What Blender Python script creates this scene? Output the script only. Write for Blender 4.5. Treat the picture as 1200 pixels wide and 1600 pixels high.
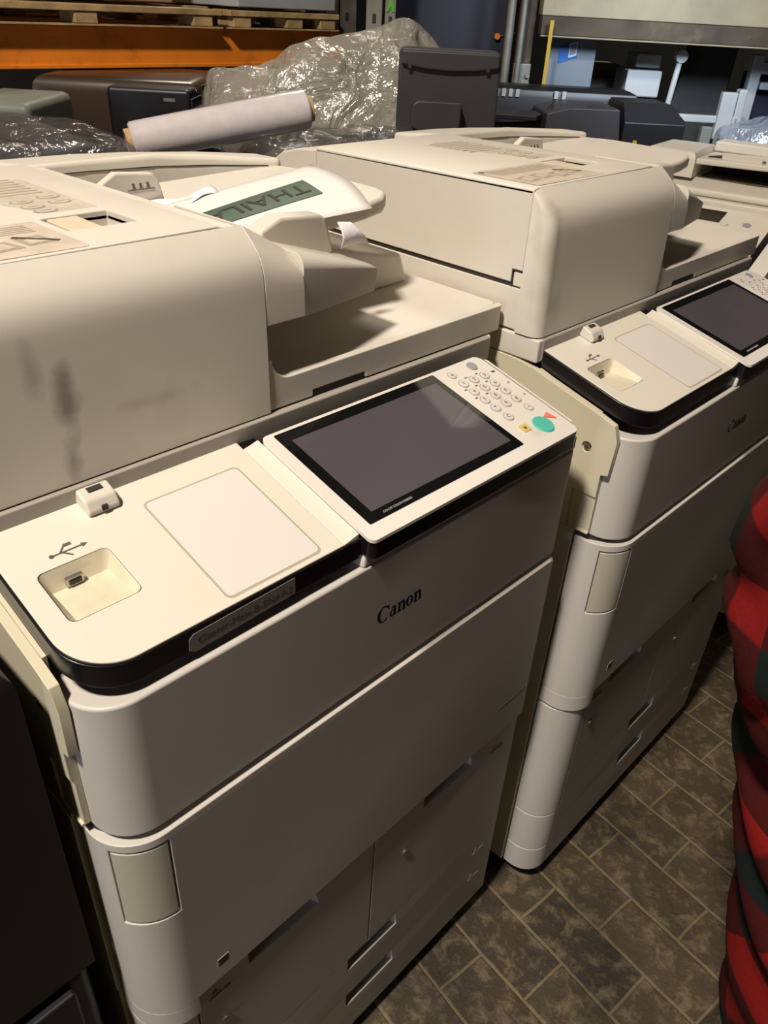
import bpy, bmesh, math, random
from mathutils import Vector, Matrix
random.seed(7)
PI = math.pi
for o in list(bpy.data.objects): bpy.data.objects.remove(o)
scene = bpy.context.scene
COL = scene.collection

# ------------------------------------------------------------------ camera
cam_d = bpy.data.cameras.new('camera'); cam = bpy.data.objects.new('camera', cam_d); COL.objects.link(cam)
Rv = Vector((0.69845486, -0.71402046, 0.04832798)); Fv = Vector((0.61741969, 0.56705885, -0.54519463)); Uv = Rv.cross(Fv)
m = Matrix((Rv, Uv, -Fv)).transposed().to_4x4(); m.translation = Vector((-0.129, -0.3972, 1.3805))
cam.matrix_world = m
cam_d.sensor_fit = 'VERTICAL'; cam_d.sensor_height = 24; cam_d.lens = 24 * 1221 / 1600
cam_d.clip_start = 0.02; cam_d.clip_end = 60
scene.camera = cam

# ------------------------------------------------------------------ light
w = bpy.data.worlds.new('world'); scene.world = w; w.use_nodes = True
w.node_tree.nodes['Background'].inputs[0].default_value = (0.75, 0.74, 0.78, 1)
w.node_tree.nodes['Background'].inputs[1].default_value = 0.12
def area(name, loc, target, size, power, col):
    d = bpy.data.lights.new(name, 'AREA'); d.shape = 'DISK'; d.size = size; d.energy = power; d.color = col
    o = bpy.data.objects.new(name, d); COL.objects.link(o); o.location = loc
    o.rotation_euler = (Vector(target) - Vector(loc)).to_track_quat('-Z', 'Y').to_euler(); return o
area('high_bay_lamp', (-1.35, -0.16, 4.0), (0.6, 0.2, 1.0), 0.35, 168, (1, 0.89, 0.765))
area('far_bay_lamp', (3.2, 3.4, 4.3), (2.2, 1.0, 1.0), 0.8, 90, (1, 0.88, 0.70))
area('doorway_daylight', (-4.0, -0.40, 1.2), (0.4, 0.0, 0.7), 0.8, 22, (0.78, 0.86, 1.0))
sd = area('shelf_fill_light', (1.75, 0.15, 1.95), (2.95, 1.3, 1.17), 0.4, 4.5, (0.72, 0.84, 1.0)); sd.data.spread = math.radians(60)  # cool fill added indoors to brighten the junk under the shelf, no daylight opening
vs = scene.view_settings
vs.view_transform = 'Standard'; vs.look = 'None'; vs.gamma = 1; vs.use_curve_mapping = False; vs.exposure = 0.12

# ------------------------------------------------------------------ materials
def nd(nt, t, **k):
    n = nt.nodes.new(t)
    for a, b in k.items(): setattr(n, a, b)
    return n
def mat(name, col, rough=0.5, metal=0.0, var=0.0, scale=8.0, bump=0.0, bscale=60.0, dirt=None, dscale=5.0, damt=0.3, coat=0.0, spec=0.5, spots=None, trans=0.0):
    m = bpy.data.materials.new(name); m.use_nodes = True; nt = m.node_tree; b = nt.nodes['Principled BSDF']
    b.inputs['Base Color'].default_value = (*col, 1); b.inputs['Roughness'].default_value = rough; b.inputs['Metallic'].default_value = metal
    b.inputs['Coat Weight'].default_value = coat; b.inputs['Specular IOR Level'].default_value = spec; b.inputs['Transmission Weight'].default_value = trans
    L = nt.links; tc = nd(nt, 'ShaderNodeTexCoord'); cur = None
    if var:
        n = nd(nt, 'ShaderNodeTexNoise'); n.inputs['Scale'].default_value = scale; n.inputs['Detail'].default_value = 5
        L.new(tc.outputs['Object'], n.inputs['Vector'])
        r = nd(nt, 'ShaderNodeValToRGB'); r.color_ramp.elements[0].position = 0.3; r.color_ramp.elements[1].position = 0.7
        r.color_ramp.elements[0].color = (*[c * (1 - var) for c in col], 1); r.color_ramp.elements[1].color = (*[min(1, c * (1 + var)) for c in col], 1)
        L.new(n.outputs[0], r.inputs[0]); cur = r.outputs[0]
    def mixin(fac, c2):
        nonlocal cur
        mx = nd(nt, 'ShaderNodeMix', data_type='RGBA'); L.new(fac, mx.inputs[0])
        if cur: L.new(cur, mx.inputs[6])
        else: mx.inputs[6].default_value = (*col, 1)
        mx.inputs[7].default_value = (*c2, 1); cur = mx.outputs[2]
    if dirt:
        n = nd(nt, 'ShaderNodeTexNoise'); n.inputs['Scale'].default_value = dscale; n.inputs['Detail'].default_value = 9; n.inputs['Roughness'].default_value = 0.65
        L.new(tc.outputs['Object'], n.inputs['Vector'])
        r = nd(nt, 'ShaderNodeValToRGB'); r.color_ramp.elements[0].position = 0.55; r.color_ramp.elements[1].position = 0.78
        r.color_ramp.elements[0].color = (0, 0, 0, 1); r.color_ramp.elements[1].color = (damt, damt, damt, 1)
        L.new(n.outputs[0], r.inputs[0]); mixin(r.outputs[0], dirt)
    for (c, rad, amt, dc) in (spots or []):
        mp = nd(nt, 'ShaderNodeVectorMath', operation='SUBTRACT'); L.new(tc.outputs['Object'], mp.inputs[0]); mp.inputs[1].default_value = c
        sc = nd(nt, 'ShaderNodeVectorMath', operation='DIVIDE'); L.new(mp.outputs[0], sc.inputs[0]); sc.inputs[1].default_value = rad
        ln = nd(nt, 'ShaderNodeVectorMath', operation='LENGTH'); L.new(sc.outputs[0], ln.inputs[0])
        n = nd(nt, 'ShaderNodeTexNoise'); n.inputs['Scale'].default_value = 38; n.inputs['Detail'].default_value = 4; L.new(tc.outputs['Object'], n.inputs['Vector'])
        ad = nd(nt, 'ShaderNodeMath', operation='MULTIPLY_ADD'); L.new(n.outputs[0], ad.inputs[0]); ad.inputs[1].default_value = 1.5; L.new(ln.outputs['Value'], ad.inputs[2])
        mr = nd(nt, 'ShaderNodeMapRange'); L.new(ad.outputs[0], mr.inputs[0]); mr.inputs[1].default_value = 0.75; mr.inputs[2].default_value = 1.6; mr.inputs[3].default_value = amt; mr.inputs[4].default_value = 0
        mixin(mr.outputs[0], dc)
    if cur: L.new(cur, b.inputs['Base Color'])
    if bump:
        n = nd(nt, 'ShaderNodeTexNoise'); n.inputs['Scale'].default_value = bscale; n.inputs['Detail'].default_value = 4; L.new(tc.outputs['Object'], n.inputs['Vector'])
        bp = nd(nt, 'ShaderNodeBump'); bp.inputs['Strength'].default_value = bump; bp.inputs['Distance'].default_value = 0.01
        L.new(n.outputs[0], bp.inputs['Height']); L.new(bp.outputs[0], b.inputs['Normal'])
    return m
WHITE = (0.64, 0.60, 0.52); GR = (0.30, 0.24, 0.17)
M = {}
M['white'] = mat('white_plastic', WHITE, 0.5, var=0.03, scale=4, dirt=GR, damt=0.22, bump=0.02, bscale=900)
M['cover'] = mat('smudged_plastic', WHITE, 0.5, var=0.03, scale=4, dirt=GR, damt=0.25, dscale=4, spots=[
    ((0.108, 0.168, 1.105), (0.014, 0.3, 0.05), 0.75, (0.16, 0.12, 0.11)), ((0.086, 0.168, 1.135), (0.012, 0.3, 0.03), 0.45, (0.2, 0.16, 0.13)),
    ((0.104, 0.168, 1.055), (0.012, 0.3, 0.03), 0.65, (0.16, 0.12, 0.11)), ((0.185, 0.168, 1.085), (0.05, 0.3, 0.009), 0.3, (0.22, 0.17, 0.13)), ((0.205, 0.168, 1.075), (0.035, 0.3, 0.035), 0.12, (0.25, 0.2, 0.15)), ((0.14, 0.168, 1.09), (0.07, 0.3, 0.07), 0.10, (0.3, 0.22, 0.18))])
M['cover2'] = mat('scuffed_corner_plastic', WHITE, 0.5, var=0.03, scale=4, dirt=GR, damt=0.25, dscale=4, spots=[
    ((0.012, 0.172, 1.12), (0.022, 0.05, 0.12), 0.5, (0.40, 0.34, 0.25)), ((0.03, 0.168, 1.07), (0.02, 0.05, 0.04), 0.35, (0.38, 0.32, 0.24)), ((0.01, 0.178, 1.19), (0.02, 0.05, 0.02), 0.4, (0.35, 0.3, 0.22))])
M['front'] = mat('front_plastic', (0.56, 0.53, 0.48), 0.48, var=0.02, scale=3, dirt=(0.25, 0.22, 0.2), damt=0.12, dscale=9)
M['cream'] = mat('yellowed_plastic', (0.62, 0.57, 0.42), 0.5, var=0.04, scale=5, dirt=(0.3, 0.26, 0.17), damt=0.2)
M['panel'] = mat('panel_plastic', (0.70, 0.66, 0.56), 0.45, bump=0.06, bscale=1200, dirt=(0.4, 0.34, 0.25), damt=0.12)
M['pad'] = mat('card_pad_plastic', (0.70, 0.66, 0.62), 0.4, bump=0.05, bscale=1500)
M['bezel'] = mat('bezel_white', (0.72, 0.68, 0.62), 0.4, spots=[((0.565, 0.012, 0.99), (0.018, 0.012, 0.1), 0.4, (0.45, 0.38, 0.28))])
M['groove'] = mat('groove_beige', (0.42, 0.37, 0.28), 0.6)
M['gap'] = mat('gap_dark', (0.03, 0.022, 0.018), 0.7)
M['black'] = mat('black_gloss_plastic', (0.006, 0.005, 0.006), 0.25)
M['lcd'] = mat('lcd_glass', (0.085, 0.072, 0.085), 0.08, coat=0.4)
M['glass'] = mat('black_glass', (0.006, 0.006, 0.006), 0.05, coat=0.5)
M['grey'] = mat('chassis_shade_grey', (0.34, 0.31, 0.27), 0.5, var=0.05)  # chassis grey; on the scanner front it paints in the shade
M['ink'] = mat('printed_ink', (0.10, 0.09, 0.08), 0.6)
M['inklt'] = mat('printed_ink_light', (0.33, 0.29, 0.23), 0.6)
M['logo'] = mat('logo_black', (0.008, 0.008, 0.008), 0.3)
M['label'] = mat('strip_label', (0.26, 0.24, 0.21), 0.6)
M['lab1'] = mat('faded_sticker', (0.52, 0.47, 0.38), 0.5, var=0.10, scale=60)
M['lab2'] = mat('faded_pink_sticker', (0.55, 0.47, 0.38), 0.5, var=0.12, scale=45)
M['tan'] = mat('tan_plastic', (0.62, 0.53, 0.38), 0.5, var=0.05)
M['key'] = mat('key_white', (0.66, 0.63, 0.57), 0.4)
M['keyring'] = mat('key_ring_grey', (0.36, 0.33, 0.30), 0.5)
M['greykey'] = mat('key_grey', (0.32, 0.31, 0.33), 0.4)
M['teal'] = mat('key_teal', (0.09, 0.50, 0.40), 0.35)
M['red'] = mat('key_red', (0.78, 0.22, 0.13), 0.4)
M['yellow'] = mat('key_yellow', (0.70, 0.50, 0.14), 0.4)
M['metal'] = mat('screw_metal', (0.5, 0.47, 0.42), 0.3, metal=0.9)
M['paper'] = mat('paper_white', (0.78, 0.74, 0.70), 0.7, bump=0.1, bscale=14)
M['tissue'] = mat('tissue_white', (0.85, 0.82, 0.86), 0.8, bump=0.2, bscale=50)
M['green'] = mat('green_tape', (0.006, 0.055, 0.030), 0.5)
M['darkgrey'] = mat('dark_grey_plastic', (0.035, 0.034, 0.038), 0.45, var=0.1)
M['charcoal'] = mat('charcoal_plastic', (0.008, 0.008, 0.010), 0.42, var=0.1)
M['brown'] = mat('brown_black_lid', (0.045, 0.027, 0.018), 0.35, var=0.2, scale=4)
M['orange'] = mat('orange_paint', (0.80, 0.23, 0.015), 0.5, var=0.12, scale=7, dirt=(0.10, 0.05, 0.03), damt=0.9, dscale=9)
M['wood'] = mat('pallet_wood', (0.38, 0.26, 0.12), 0.8, var=0.35, scale=14, bump=0.3, bscale=30)
M['galv'] = mat('galvanised_steel', (0.22, 0.215, 0.185), 0.5, metal=0.5, var=0.25, scale=12)
M['rust'] = mat('rusty_beam', (0.05, 0.037, 0.024), 0.85, var=0.5, scale=8, dirt=(0.2, 0.15, 0.08), damt=0.5, dscale=10)
M['beamtop'] = mat('cream_beam_paint', (0.23, 0.195, 0.12), 0.6, var=0.2, scale=6, dirt=(0.12, 0.09, 0.05), damt=0.6)
M['navy'] = mat('navy_panel', (0.012, 0.014, 0.032), 0.5)
M['bluegrey'] = mat('blue_grey_board', (0.13, 0.16, 0.19), 0.6, var=0.1)
M['blue'] = mat('blue_sticker', (0.01, 0.09, 0.36), 0.4)
M['paleblue'] = mat('pale_blue_sticker', (0.5, 0.55, 0.66), 0.5)
M['greysq'] = mat('grey_sticker', (0.25, 0.22, 0.24), 0.6)
M['ystrip'] = mat('yellow_strip', (0.38, 0.24, 0.01), 0.5)
M['junk'] = mat('junk_white_plastic', (0.36, 0.38, 0.39), 0.4, var=0.1)
M['junkgrey'] = mat('junk_grey_plastic', (0.16, 0.17, 0.15), 0.5, var=0.2)
M['blackboard'] = mat('black_board', (0.02, 0.021, 0.019), 0.7, var=0.3, scale=10)
M['carton'] = mat('cardboard', (0.30, 0.19, 0.10), 0.8, var=0.1)
M['core'] = mat('cardboard_core', (0.45, 0.30, 0.14), 0.8, var=0.15, scale=30)
M['led'] = mat('arrow_green', (0.10, 0.42, 0.03), 0.5)
M['skin'] = mat('skin', (0.50, 0.30, 0.20), 0.5)
M['hair'] = mat('hair_dark', (0.02, 0.013, 0.01), 0.6, bump=0.6, bscale=80)
M['trouser'] = mat('dark_trousers', (0.015, 0.016, 0.02), 0.8, var=0.2)
M['boot'] = mat('boot_leather', (0.02, 0.014, 0.01), 0.5)
M['wallm'] = mat('shade_dark_wall', (0.035, 0.034, 0.03), 0.85, var=0.3, scale=2)  # dark backdrop: shadow behind the rack is put into the wall colour
M['ceil'] = mat('ceiling_sheet', (0.10, 0.10, 0.095), 0.8, var=0.1)

def film(name, tint, alpha, gl=0.25, rough=0.12, bump=0.9, bscale=9.0, stretch=(1, 1, 1)):
    m = bpy.data.materials.new(name); m.use_nodes = True; nt = m.node_tree; nt.nodes.clear(); L = nt.links
    out = nd(nt, 'ShaderNodeOutputMaterial'); tr = nd(nt, 'ShaderNodeBsdfTransparent'); df = nd(nt, 'ShaderNodeBsdfDiffuse'); g = nd(nt, 'ShaderNodeBsdfGlossy')
    df.inputs[0].default_value = (*tint, 1); g.inputs['Roughness'].default_value = rough; tr.inputs[0].default_value = (0.93, 0.93, 0.93, 1)
    tc = nd(nt, 'ShaderNodeTexCoord'); mp = nd(nt, 'ShaderNodeMapping'); mp.inputs['Scale'].default_value = stretch; L.new(tc.outputs['Object'], mp.inputs[0])
    n = nd(nt, 'ShaderNodeTexNoise'); n.inputs['Scale'].default_value = bscale; n.inputs['Detail'].default_value = 5; n.inputs['Distortion'].default_value = 1.2; L.new(mp.outputs[0], n.inputs['Vector'])
    bp = nd(nt, 'ShaderNodeBump'); bp.inputs['Strength'].default_value = bump; bp.inputs['Distance'].default_value = 0.05; L.new(n.outputs[0], bp.inputs['Height'])
    L.new(bp.outputs[0], g.inputs['Normal']); L.new(bp.outputs[0], df.inputs['Normal'])
    a = nd(nt, 'ShaderNodeMixShader'); a.inputs[0].default_value = alpha; L.new(tr.outputs[0], a.inputs[1]); L.new(df.outputs[0], a.inputs[2])
    b = nd(nt, 'ShaderNodeMixShader'); b.inputs[0].default_value = gl; L.new(a.outputs[0], b.inputs[1]); L.new(g.outputs[0], b.inputs[2])
    L.new(b.outputs[0], out.inputs[0]); return m
M['clearfilm'] = film('clear_plastic_film', (0.55, 0.52, 0.44), 0.42, gl=0.15)
M['darkfilm'] = film('film_over_black', (0.12, 0.12, 0.13), 0.3, gl=0.16, bscale=7, stretch=(1, 1, 2.5))
M['rollfilm'] = mat('stretch_film_roll', (0.60, 0.55, 0.56), 0.22, var=0.06, scale=40, bump=0.15, bscale=25, coat=0.6)

# floor: brick pavers
def floor_mat():
    m = bpy.data.materials.new('brick_pavers'); m.use_nodes = True; nt = m.node_tree; b = nt.nodes['Principled BSDF']; L = nt.links
    tc = nd(nt, 'ShaderNodeTexCoord'); sp = nd(nt, 'ShaderNodeSeparateXYZ'); L.new(tc.outputs['Object'], sp.inputs[0])
    def dot(a, c):
        d_ = nd(nt, 'ShaderNodeVectorMath', operation='DOT_PRODUCT'); L.new(tc.outputs['Object'], d_.inputs[0]); d_.inputs[1].default_value = (a, c, 0); 
        v_ = nd(nt, 'ShaderNodeMath', operation='ADD'); L.new(d_.outputs['Value'], v_.inputs[0]); v_.inputs[1].default_value = 0; return v_
    rx = dot(.993, -.119); ry = dot(.119, .993)
    wob = nd(nt, 'ShaderNodeTexNoise'); wob.inputs['Scale'].default_value = 6; L.new(tc.outputs['Object'], wob.inputs['Vector'])
    ay = nd(nt, 'ShaderNodeMath', operation='MULTIPLY_ADD'); L.new(wob.outputs[0], ay.inputs[0]); ay.inputs[1].default_value = 0.012; L.new(ry.outputs[0], ay.inputs[2])
    ax = nd(nt, 'ShaderNodeMath', operation='MULTIPLY_ADD'); L.new(wob.outputs[0], ax.inputs[0]); ax.inputs[1].default_value = 0.010; L.new(rx.outputs[0], ax.inputs[2])
    oy = nd(nt, 'ShaderNodeMath', operation='ADD'); L.new(ay.outputs[0], oy.inputs[0]); oy.inputs[1].default_value = 10.094 - .006
    ox = nd(nt, 'ShaderNodeMath', operation='ADD'); L.new(ax.outputs[0], ox.inputs[0]); ox.inputs[1].default_value = 101 * .0985 - .754 - .005
    cb = nd(nt, 'ShaderNodeCombineXYZ'); L.new(oy.outputs[0], cb.inputs[0]); L.new(ox.outputs[0], cb.inputs[1])
    br = nd(nt, 'ShaderNodeTexBrick'); L.new(cb.outputs[0], br.inputs['Vector']); br.offset = 0.5; br.offset_frequency = 2; br.squash = 1
    br.inputs['Scale'].default_value = 1; br.inputs['Brick Width'].default_value = 0.2; br.inputs['Row Height'].default_value = 0.0985
    br.inputs['Mortar Size'].default_value = 0.0038; br.inputs['Mortar Smooth'].default_value = 0.5; br.inputs['Bias'].default_value = 0
    br.inputs['Color1'].default_value = (0.095, 0.068, 0.036, 1); br.inputs['Color2'].default_value = (0.045, 0.032, 0.018, 1); br.inputs['Mortar'].default_value = (0.20, 0.15, 0.08, 1)
    n1 = nd(nt, 'ShaderNodeTexNoise'); n1.inputs['Scale'].default_value = 30; n1.inputs['Detail'].default_value = 8; n1.inputs['Distortion'].default_value = 0.3; n1.inputs['Roughness'].default_value = 0.7; L.new(tc.outputs['Object'], n1.inputs['Vector'])
    r1 = nd(nt, 'ShaderNodeValToRGB'); r1.color_ramp.elements[0].position = 0.49; r1.color_ramp.elements[0].color = (0, 0, 0, 1); r1.color_ramp.elements[1].position = 0.68; r1.color_ramp.elements[1].color = (0.75, 0.75, 0.75, 1)
    L.new(n1.outputs[0], r1.inputs[0])
    mx = nd(nt, 'ShaderNodeMix', data_type='RGBA'); L.new(r1.outputs[0], mx.inputs[0]); L.new(br.outputs[0], mx.inputs[6]); mx.inputs[7].default_value = (0.27, 0.21, 0.12, 1)
    n2 = nd(nt, 'ShaderNodeTexNoise'); n2.inputs['Scale'].default_value = 5; n2.inputs['Detail'].default_value = 3; L.new(tc.outputs['Object'], n2.inputs['Vector'])
    mu = nd(nt, 'ShaderNodeMix', data_type='RGBA', blend_type='MULTIPLY'); mu.inputs[0].default_value = 0.7; L.new(mx.outputs[2], mu.inputs[6])
    r2 = nd(nt, 'ShaderNodeValToRGB'); r2.color_ramp.elements[0].position = 0.3; r2.color_ramp.elements[0].color = (0.32, 0.32, 0.32, 1); r2.color_ramp.elements[1].position = 0.65; L.new(n2.outputs[0], r2.inputs[0]); L.new(r2.outputs[0], mu.inputs[7])
    L.new(mu.outputs[2], b.inputs['Base Color']); b.inputs['Roughness'].default_value = 0.6
    hb = nd(nt, 'ShaderNodeMath', operation='MULTIPLY_ADD'); L.new(br.outputs['Fac'], hb.inputs[0]); hb.inputs[1].default_value = -0.6; L.new(n1.outputs[0], hb.inputs[2])
    bp = nd(nt, 'ShaderNodeBump'); bp.inputs['Strength'].default_value = 0.6; bp.inputs['Distance'].default_value = 0.008; L.new(hb.outputs[0], bp.inputs['Height']); L.new(bp.outputs[0], b.inputs['Normal'])
    return m
M['floor'] = floor_mat()

def plaid_mat():
    m = bpy.data.materials.new('red_black_plaid'); m.use_nodes = True; nt = m.node_tree; b = nt.nodes['Principled BSDF']; L = nt.links
    uv = nd(nt, 'ShaderNodeUVMap'); uv.uv_map = 'UVMap'; sp = nd(nt, 'ShaderNodeSeparateXYZ'); L.new(uv.outputs[0], sp.inputs[0])
    def stripe(sock, off):
        a = nd(nt, 'ShaderNodeMath', operation='ADD'); L.new(sock, a.inputs[0]); a.inputs[1].default_value = off
        f = nd(nt, 'ShaderNodeMath', operation='FRACT'); L.new(a.outputs[0], f.inputs[0])
        s = nd(nt, 'ShaderNodeMapRange'); L.new(f.outputs[0], s.inputs[0]); s.inputs[1].default_value = 0.48; s.inputs[2].default_value = 0.52; s.clamp = True
        return s.outputs[0]
    s1 = stripe(sp.outputs[0], 0.1); s2 = stripe(sp.outputs[1], 0.3)
    ad = nd(nt, 'ShaderNodeMath', operation='ADD'); L.new(s1, ad.inputs[0]); L.new(s2, ad.inputs[1])
    hf = nd(nt, 'ShaderNodeMath', operation='MULTIPLY'); L.new(ad.outputs[0], hf.inputs[0]); hf.inputs[1].default_value = 0.5
    r = nd(nt, 'ShaderNodeValToRGB'); r.color_ramp.interpolation = 'LINEAR'; e = r.color_ramp.elements
    e[0].color = (0.24, 0.012, 0.010, 1); e[1].color = (0.014, 0.020, 0.018, 1); x = e.new(0.5); x.color = (0.065, 0.009, 0.008, 1)
    L.new(hf.outputs[0], r.inputs[0])
    tc = nd(nt, 'ShaderNodeTexCoord'); n = nd(nt, 'ShaderNodeTexNoise'); n.inputs['Scale'].default_value = 300; L.new(tc.outputs['Object'], n.inputs['Vector'])
    mu = nd(nt, 'ShaderNodeMix', data_type='RGBA', blend_type='MULTIPLY'); mu.inputs[0].default_value = 0.35; L.new(r.outputs[0], mu.inputs[6]); L.new(n.outputs[0], mu.inputs[7])
    L.new(mu.outputs[2], b.inputs['Base Color']); b.inputs['Roughness'].default_value = 0.95; b.inputs['Specular IOR Level'].default_value = 0.1
    bp = nd(nt, 'ShaderNodeBump'); bp.inputs['Strength'].default_value = 0.15; bp.inputs['Distance'].default_value = 0.001; L.new(n.outputs[0], bp.inputs['Height']); L.new(bp.outputs[0], b.inputs['Normal'])
    return m
M['plaid'] = plaid_mat()

# ------------------------------------------------------------------ mesh helpers
def tag(o, label=None, cat=None, group=None, kind=None):
    if label: o['label'] = label
    if cat: o['category'] = cat
    if group: o['group'] = group
    if kind: o['kind'] = kind
    return o
def empty(name, loc, rz=0, label=None, cat=None, group=None):
    o = bpy.data.objects.new(name, None); COL.objects.link(o); o.location = loc; o.rotation_euler = (0, 0, rz); o.empty_display_size = 0.1
    return tag(o, label, cat, group)
def obj(name, bm, mats, parent=None, loc=(0, 0, 0), bevel=0.0, seg=2, smooth=True, angle=35):
    me = bpy.data.meshes.new(name); bmesh.ops.recalc_face_normals(bm, faces=bm.faces); bm.to_mesh(me); bm.free()
    for mm in (mats if isinstance(mats, (list, tuple)) else [mats]): me.materials.append(M[mm])
    if smooth:
        for p in me.polygons: p.use_smooth = True
        me.set_sharp_from_angle(angle=math.radians(angle))
    o = bpy.data.objects.new(name, me); COL.objects.link(o); o.parent = parent; o.location = loc
    if bevel:
        b = o.modifiers.new('bevel', 'BEVEL'); b.width = bevel; b.segments = seg; b.limit_method = 'ANGLE'; b.angle_limit = math.radians(35); b.harden_normals = True
    return o
def prism(bm, pts, a, b, axis='z', mi=0):
    def P(p, h):
        if axis == 'z': return (p[0], p[1], h)
        if axis == 'y': return (p[0], h, p[1])
        return (h, p[0], p[1])
    lo = [bm.verts.new(P(p, a)) for p in pts]; hi = [bm.verts.new(P(p, b)) for p in pts]; n = len(pts); fs = []
    fs.append(bm.faces.new(lo[::-1])); fs.append(bm.faces.new(hi))
    for i in range(n): fs.append(bm.faces.new((lo[i], lo[(i + 1) % n], hi[(i + 1) % n], hi[i])))
    for f in fs: f.material_index = mi
    return lo + hi
def box(bm, x0, x1, y0, y1, z0, z1, mi=0): return prism(bm, [(x0, y0), (x1, y0), (x1, y1), (x0, y1)], z0, z1, 'z', mi)
def rr(x0, y0, x1, y1, r, n=6):
    if not isinstance(r, (list, tuple)): r = [r] * 4
    pts = []
    for (cx, cy, a0, rad) in ((x0 + r[0], y0 + r[0], PI, r[0]), (x1 - r[1], y0 + r[1], 1.5 * PI, r[1]), (x1 - r[2], y1 - r[2], 0, r[2]), (x0 + r[3], y1 - r[3], .5 * PI, r[3])):
        if rad <= 1e-6: pts.append((cx, cy)); continue
        k = n if rad < .03 else n * 2
        for i in range(k + 1): t = a0 + .5 * PI * i / k; pts.append((cx + rad * math.cos(t), cy + rad * math.sin(t)))
    return pts
def bev(bm, pred, r, seg=5):
    es = [e for e in bm.edges if pred(e.verts[0].co, e.verts[1].co)]
    bmesh.ops.bevel(bm, geom=es, offset=r, segments=seg, affect='EDGES', profile=0.5)
def slant(bm, a, b, verts=None):
    for v in (verts or bm.verts): v.co.z += a + b * v.co.y
def cyl(bm, p0, p1, r0, r1=None, n=20, cap=True, mi=0):
    r1 = r0 if r1 is None else r1; p0 = Vector(p0); p1 = Vector(p1); d = (p1 - p0).normalized()
    u = d.orthogonal().normalized(); v = d.cross(u)
    A = [bm.verts.new(p0 + r0 * (u * math.cos(t) + v * math.sin(t))) for t in [2 * PI * i / n for i in range(n)]]
    B = [bm.verts.new(p1 + r1 * (u * math.cos(t) + v * math.sin(t))) for t in [2 * PI * i / n for i in range(n)]]
    fs = [bm.faces.new((A[i], A[(i + 1) % n], B[(i + 1) % n], B[i])) for i in range(n)]
    if cap: fs += [bm.faces.new(A[::-1]), bm.faces.new(B)]
    for f in fs: f.material_index = mi
    return A + B
def carve(o, cutters):
    mods = []; cs = []
    for c in cutters:
        me = bpy.data.meshes.new('cut'); bmesh.ops.recalc_face_normals(c, faces=c.faces); c.to_mesh(me); c.free()
        co = bpy.data.objects.new('cut', me); COL.objects.link(co); cs.append(co)
        mo = o.modifiers.new('b', 'BOOLEAN'); mo.operation = 'DIFFERENCE'; mo.solver = 'EXACT'; mo.object = co; mods.append(mo)
    par, loc = o.parent, o.location.copy(); o.parent = None; o.location = (0, 0, 0)
    rest = [mm for mm in o.modifiers if mm.type != 'BOOLEAN']
    for r in rest: r.show_viewport = False
    bpy.context.view_layer.update(); dg = bpy.context.evaluated_depsgraph_get()
    me = bpy.data.meshes.new_from_object(o.evaluated_get(dg)); old = o.data; me.name = old.name; o.data = me
    for mo in mods: o.modifiers.remove(mo)
    for r in rest: r.show_viewport = True
    for co in cs: bpy.data.objects.remove(co)
    for p in me.polygons: p.use_smooth = True
    me.set_sharp_from_angle(angle=math.radians(35))
    o.parent = par; o.location = loc; return o
def B(): return bmesh.new()
def cut_box(*a):
    c = B(); box(c, *a); return c
def text_into(bm, s, size, mtx, mi=0, ext=0.0003, shear=0.0, space=1.0):
    cu = bpy.data.curves.new('t', 'FONT'); cu.body = s; cu.size = size; cu.extrude = ext; cu.shear = shear; cu.space_character = space; cu.align_x = 'CENTER'; cu.align_y = 'CENTER'; cu.resolution_u = 3
    o = bpy.data.objects.new('t', cu); COL.objects.link(o); bpy.context.view_layer.update()
    me = bpy.data.meshes.new_from_object(o.evaluated_get(bpy.context.evaluated_depsgraph_get()))
    me.transform(mtx); n0 = len(bm.faces); bm.from_mesh(me); bm.faces.ensure_lookup_table()
    for f in bm.faces[n0:]: f.material_index = mi
    bpy.data.objects.remove(o); bpy.data.meshes.remove(me)
def front_m(x, y, z): return Matrix.Translation((x, y, z)) @ Matrix.Rotation(PI / 2, 4, 'X')
def copy_tree(o, parent=None):
    c = o.copy(); COL.objects.link(c); c.parent = parent
    for ch in list(o.children): copy_tree(ch, c)
    return c

# ------------------------------------------------------------------ setting
def struct(name, bm, mt, **k):
    o = obj(name, bm, mt, smooth=False, **k); o['kind'] = 'structure'; return o
b = B(); box(b, -5, 8, -5, 7, -0.1, 0); struct('floor', b, 'floor')
b = B(); box(b, -5, 8, 6.9, 7.0, 0, 5.2); struct('wall_back', b, 'wallm')
b = B(); box(b, -5.1, -5, -5, 7, 0, 5.2); struct('wall_left', b, 'wallm')
b = B(); box(b, 8, 8.1, -5, 7, 0, 5.2); struct('wall_right', b, 'wallm')
b = B(); box(b, -5, 8, -5.1, -5, 0, 5.2); struct('wall_front', b, 'wallm')
b = B(); box(b, -5, 8, -5, 7, 5.2, 5.3); struct('ceiling', b, 'ceil')

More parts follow.
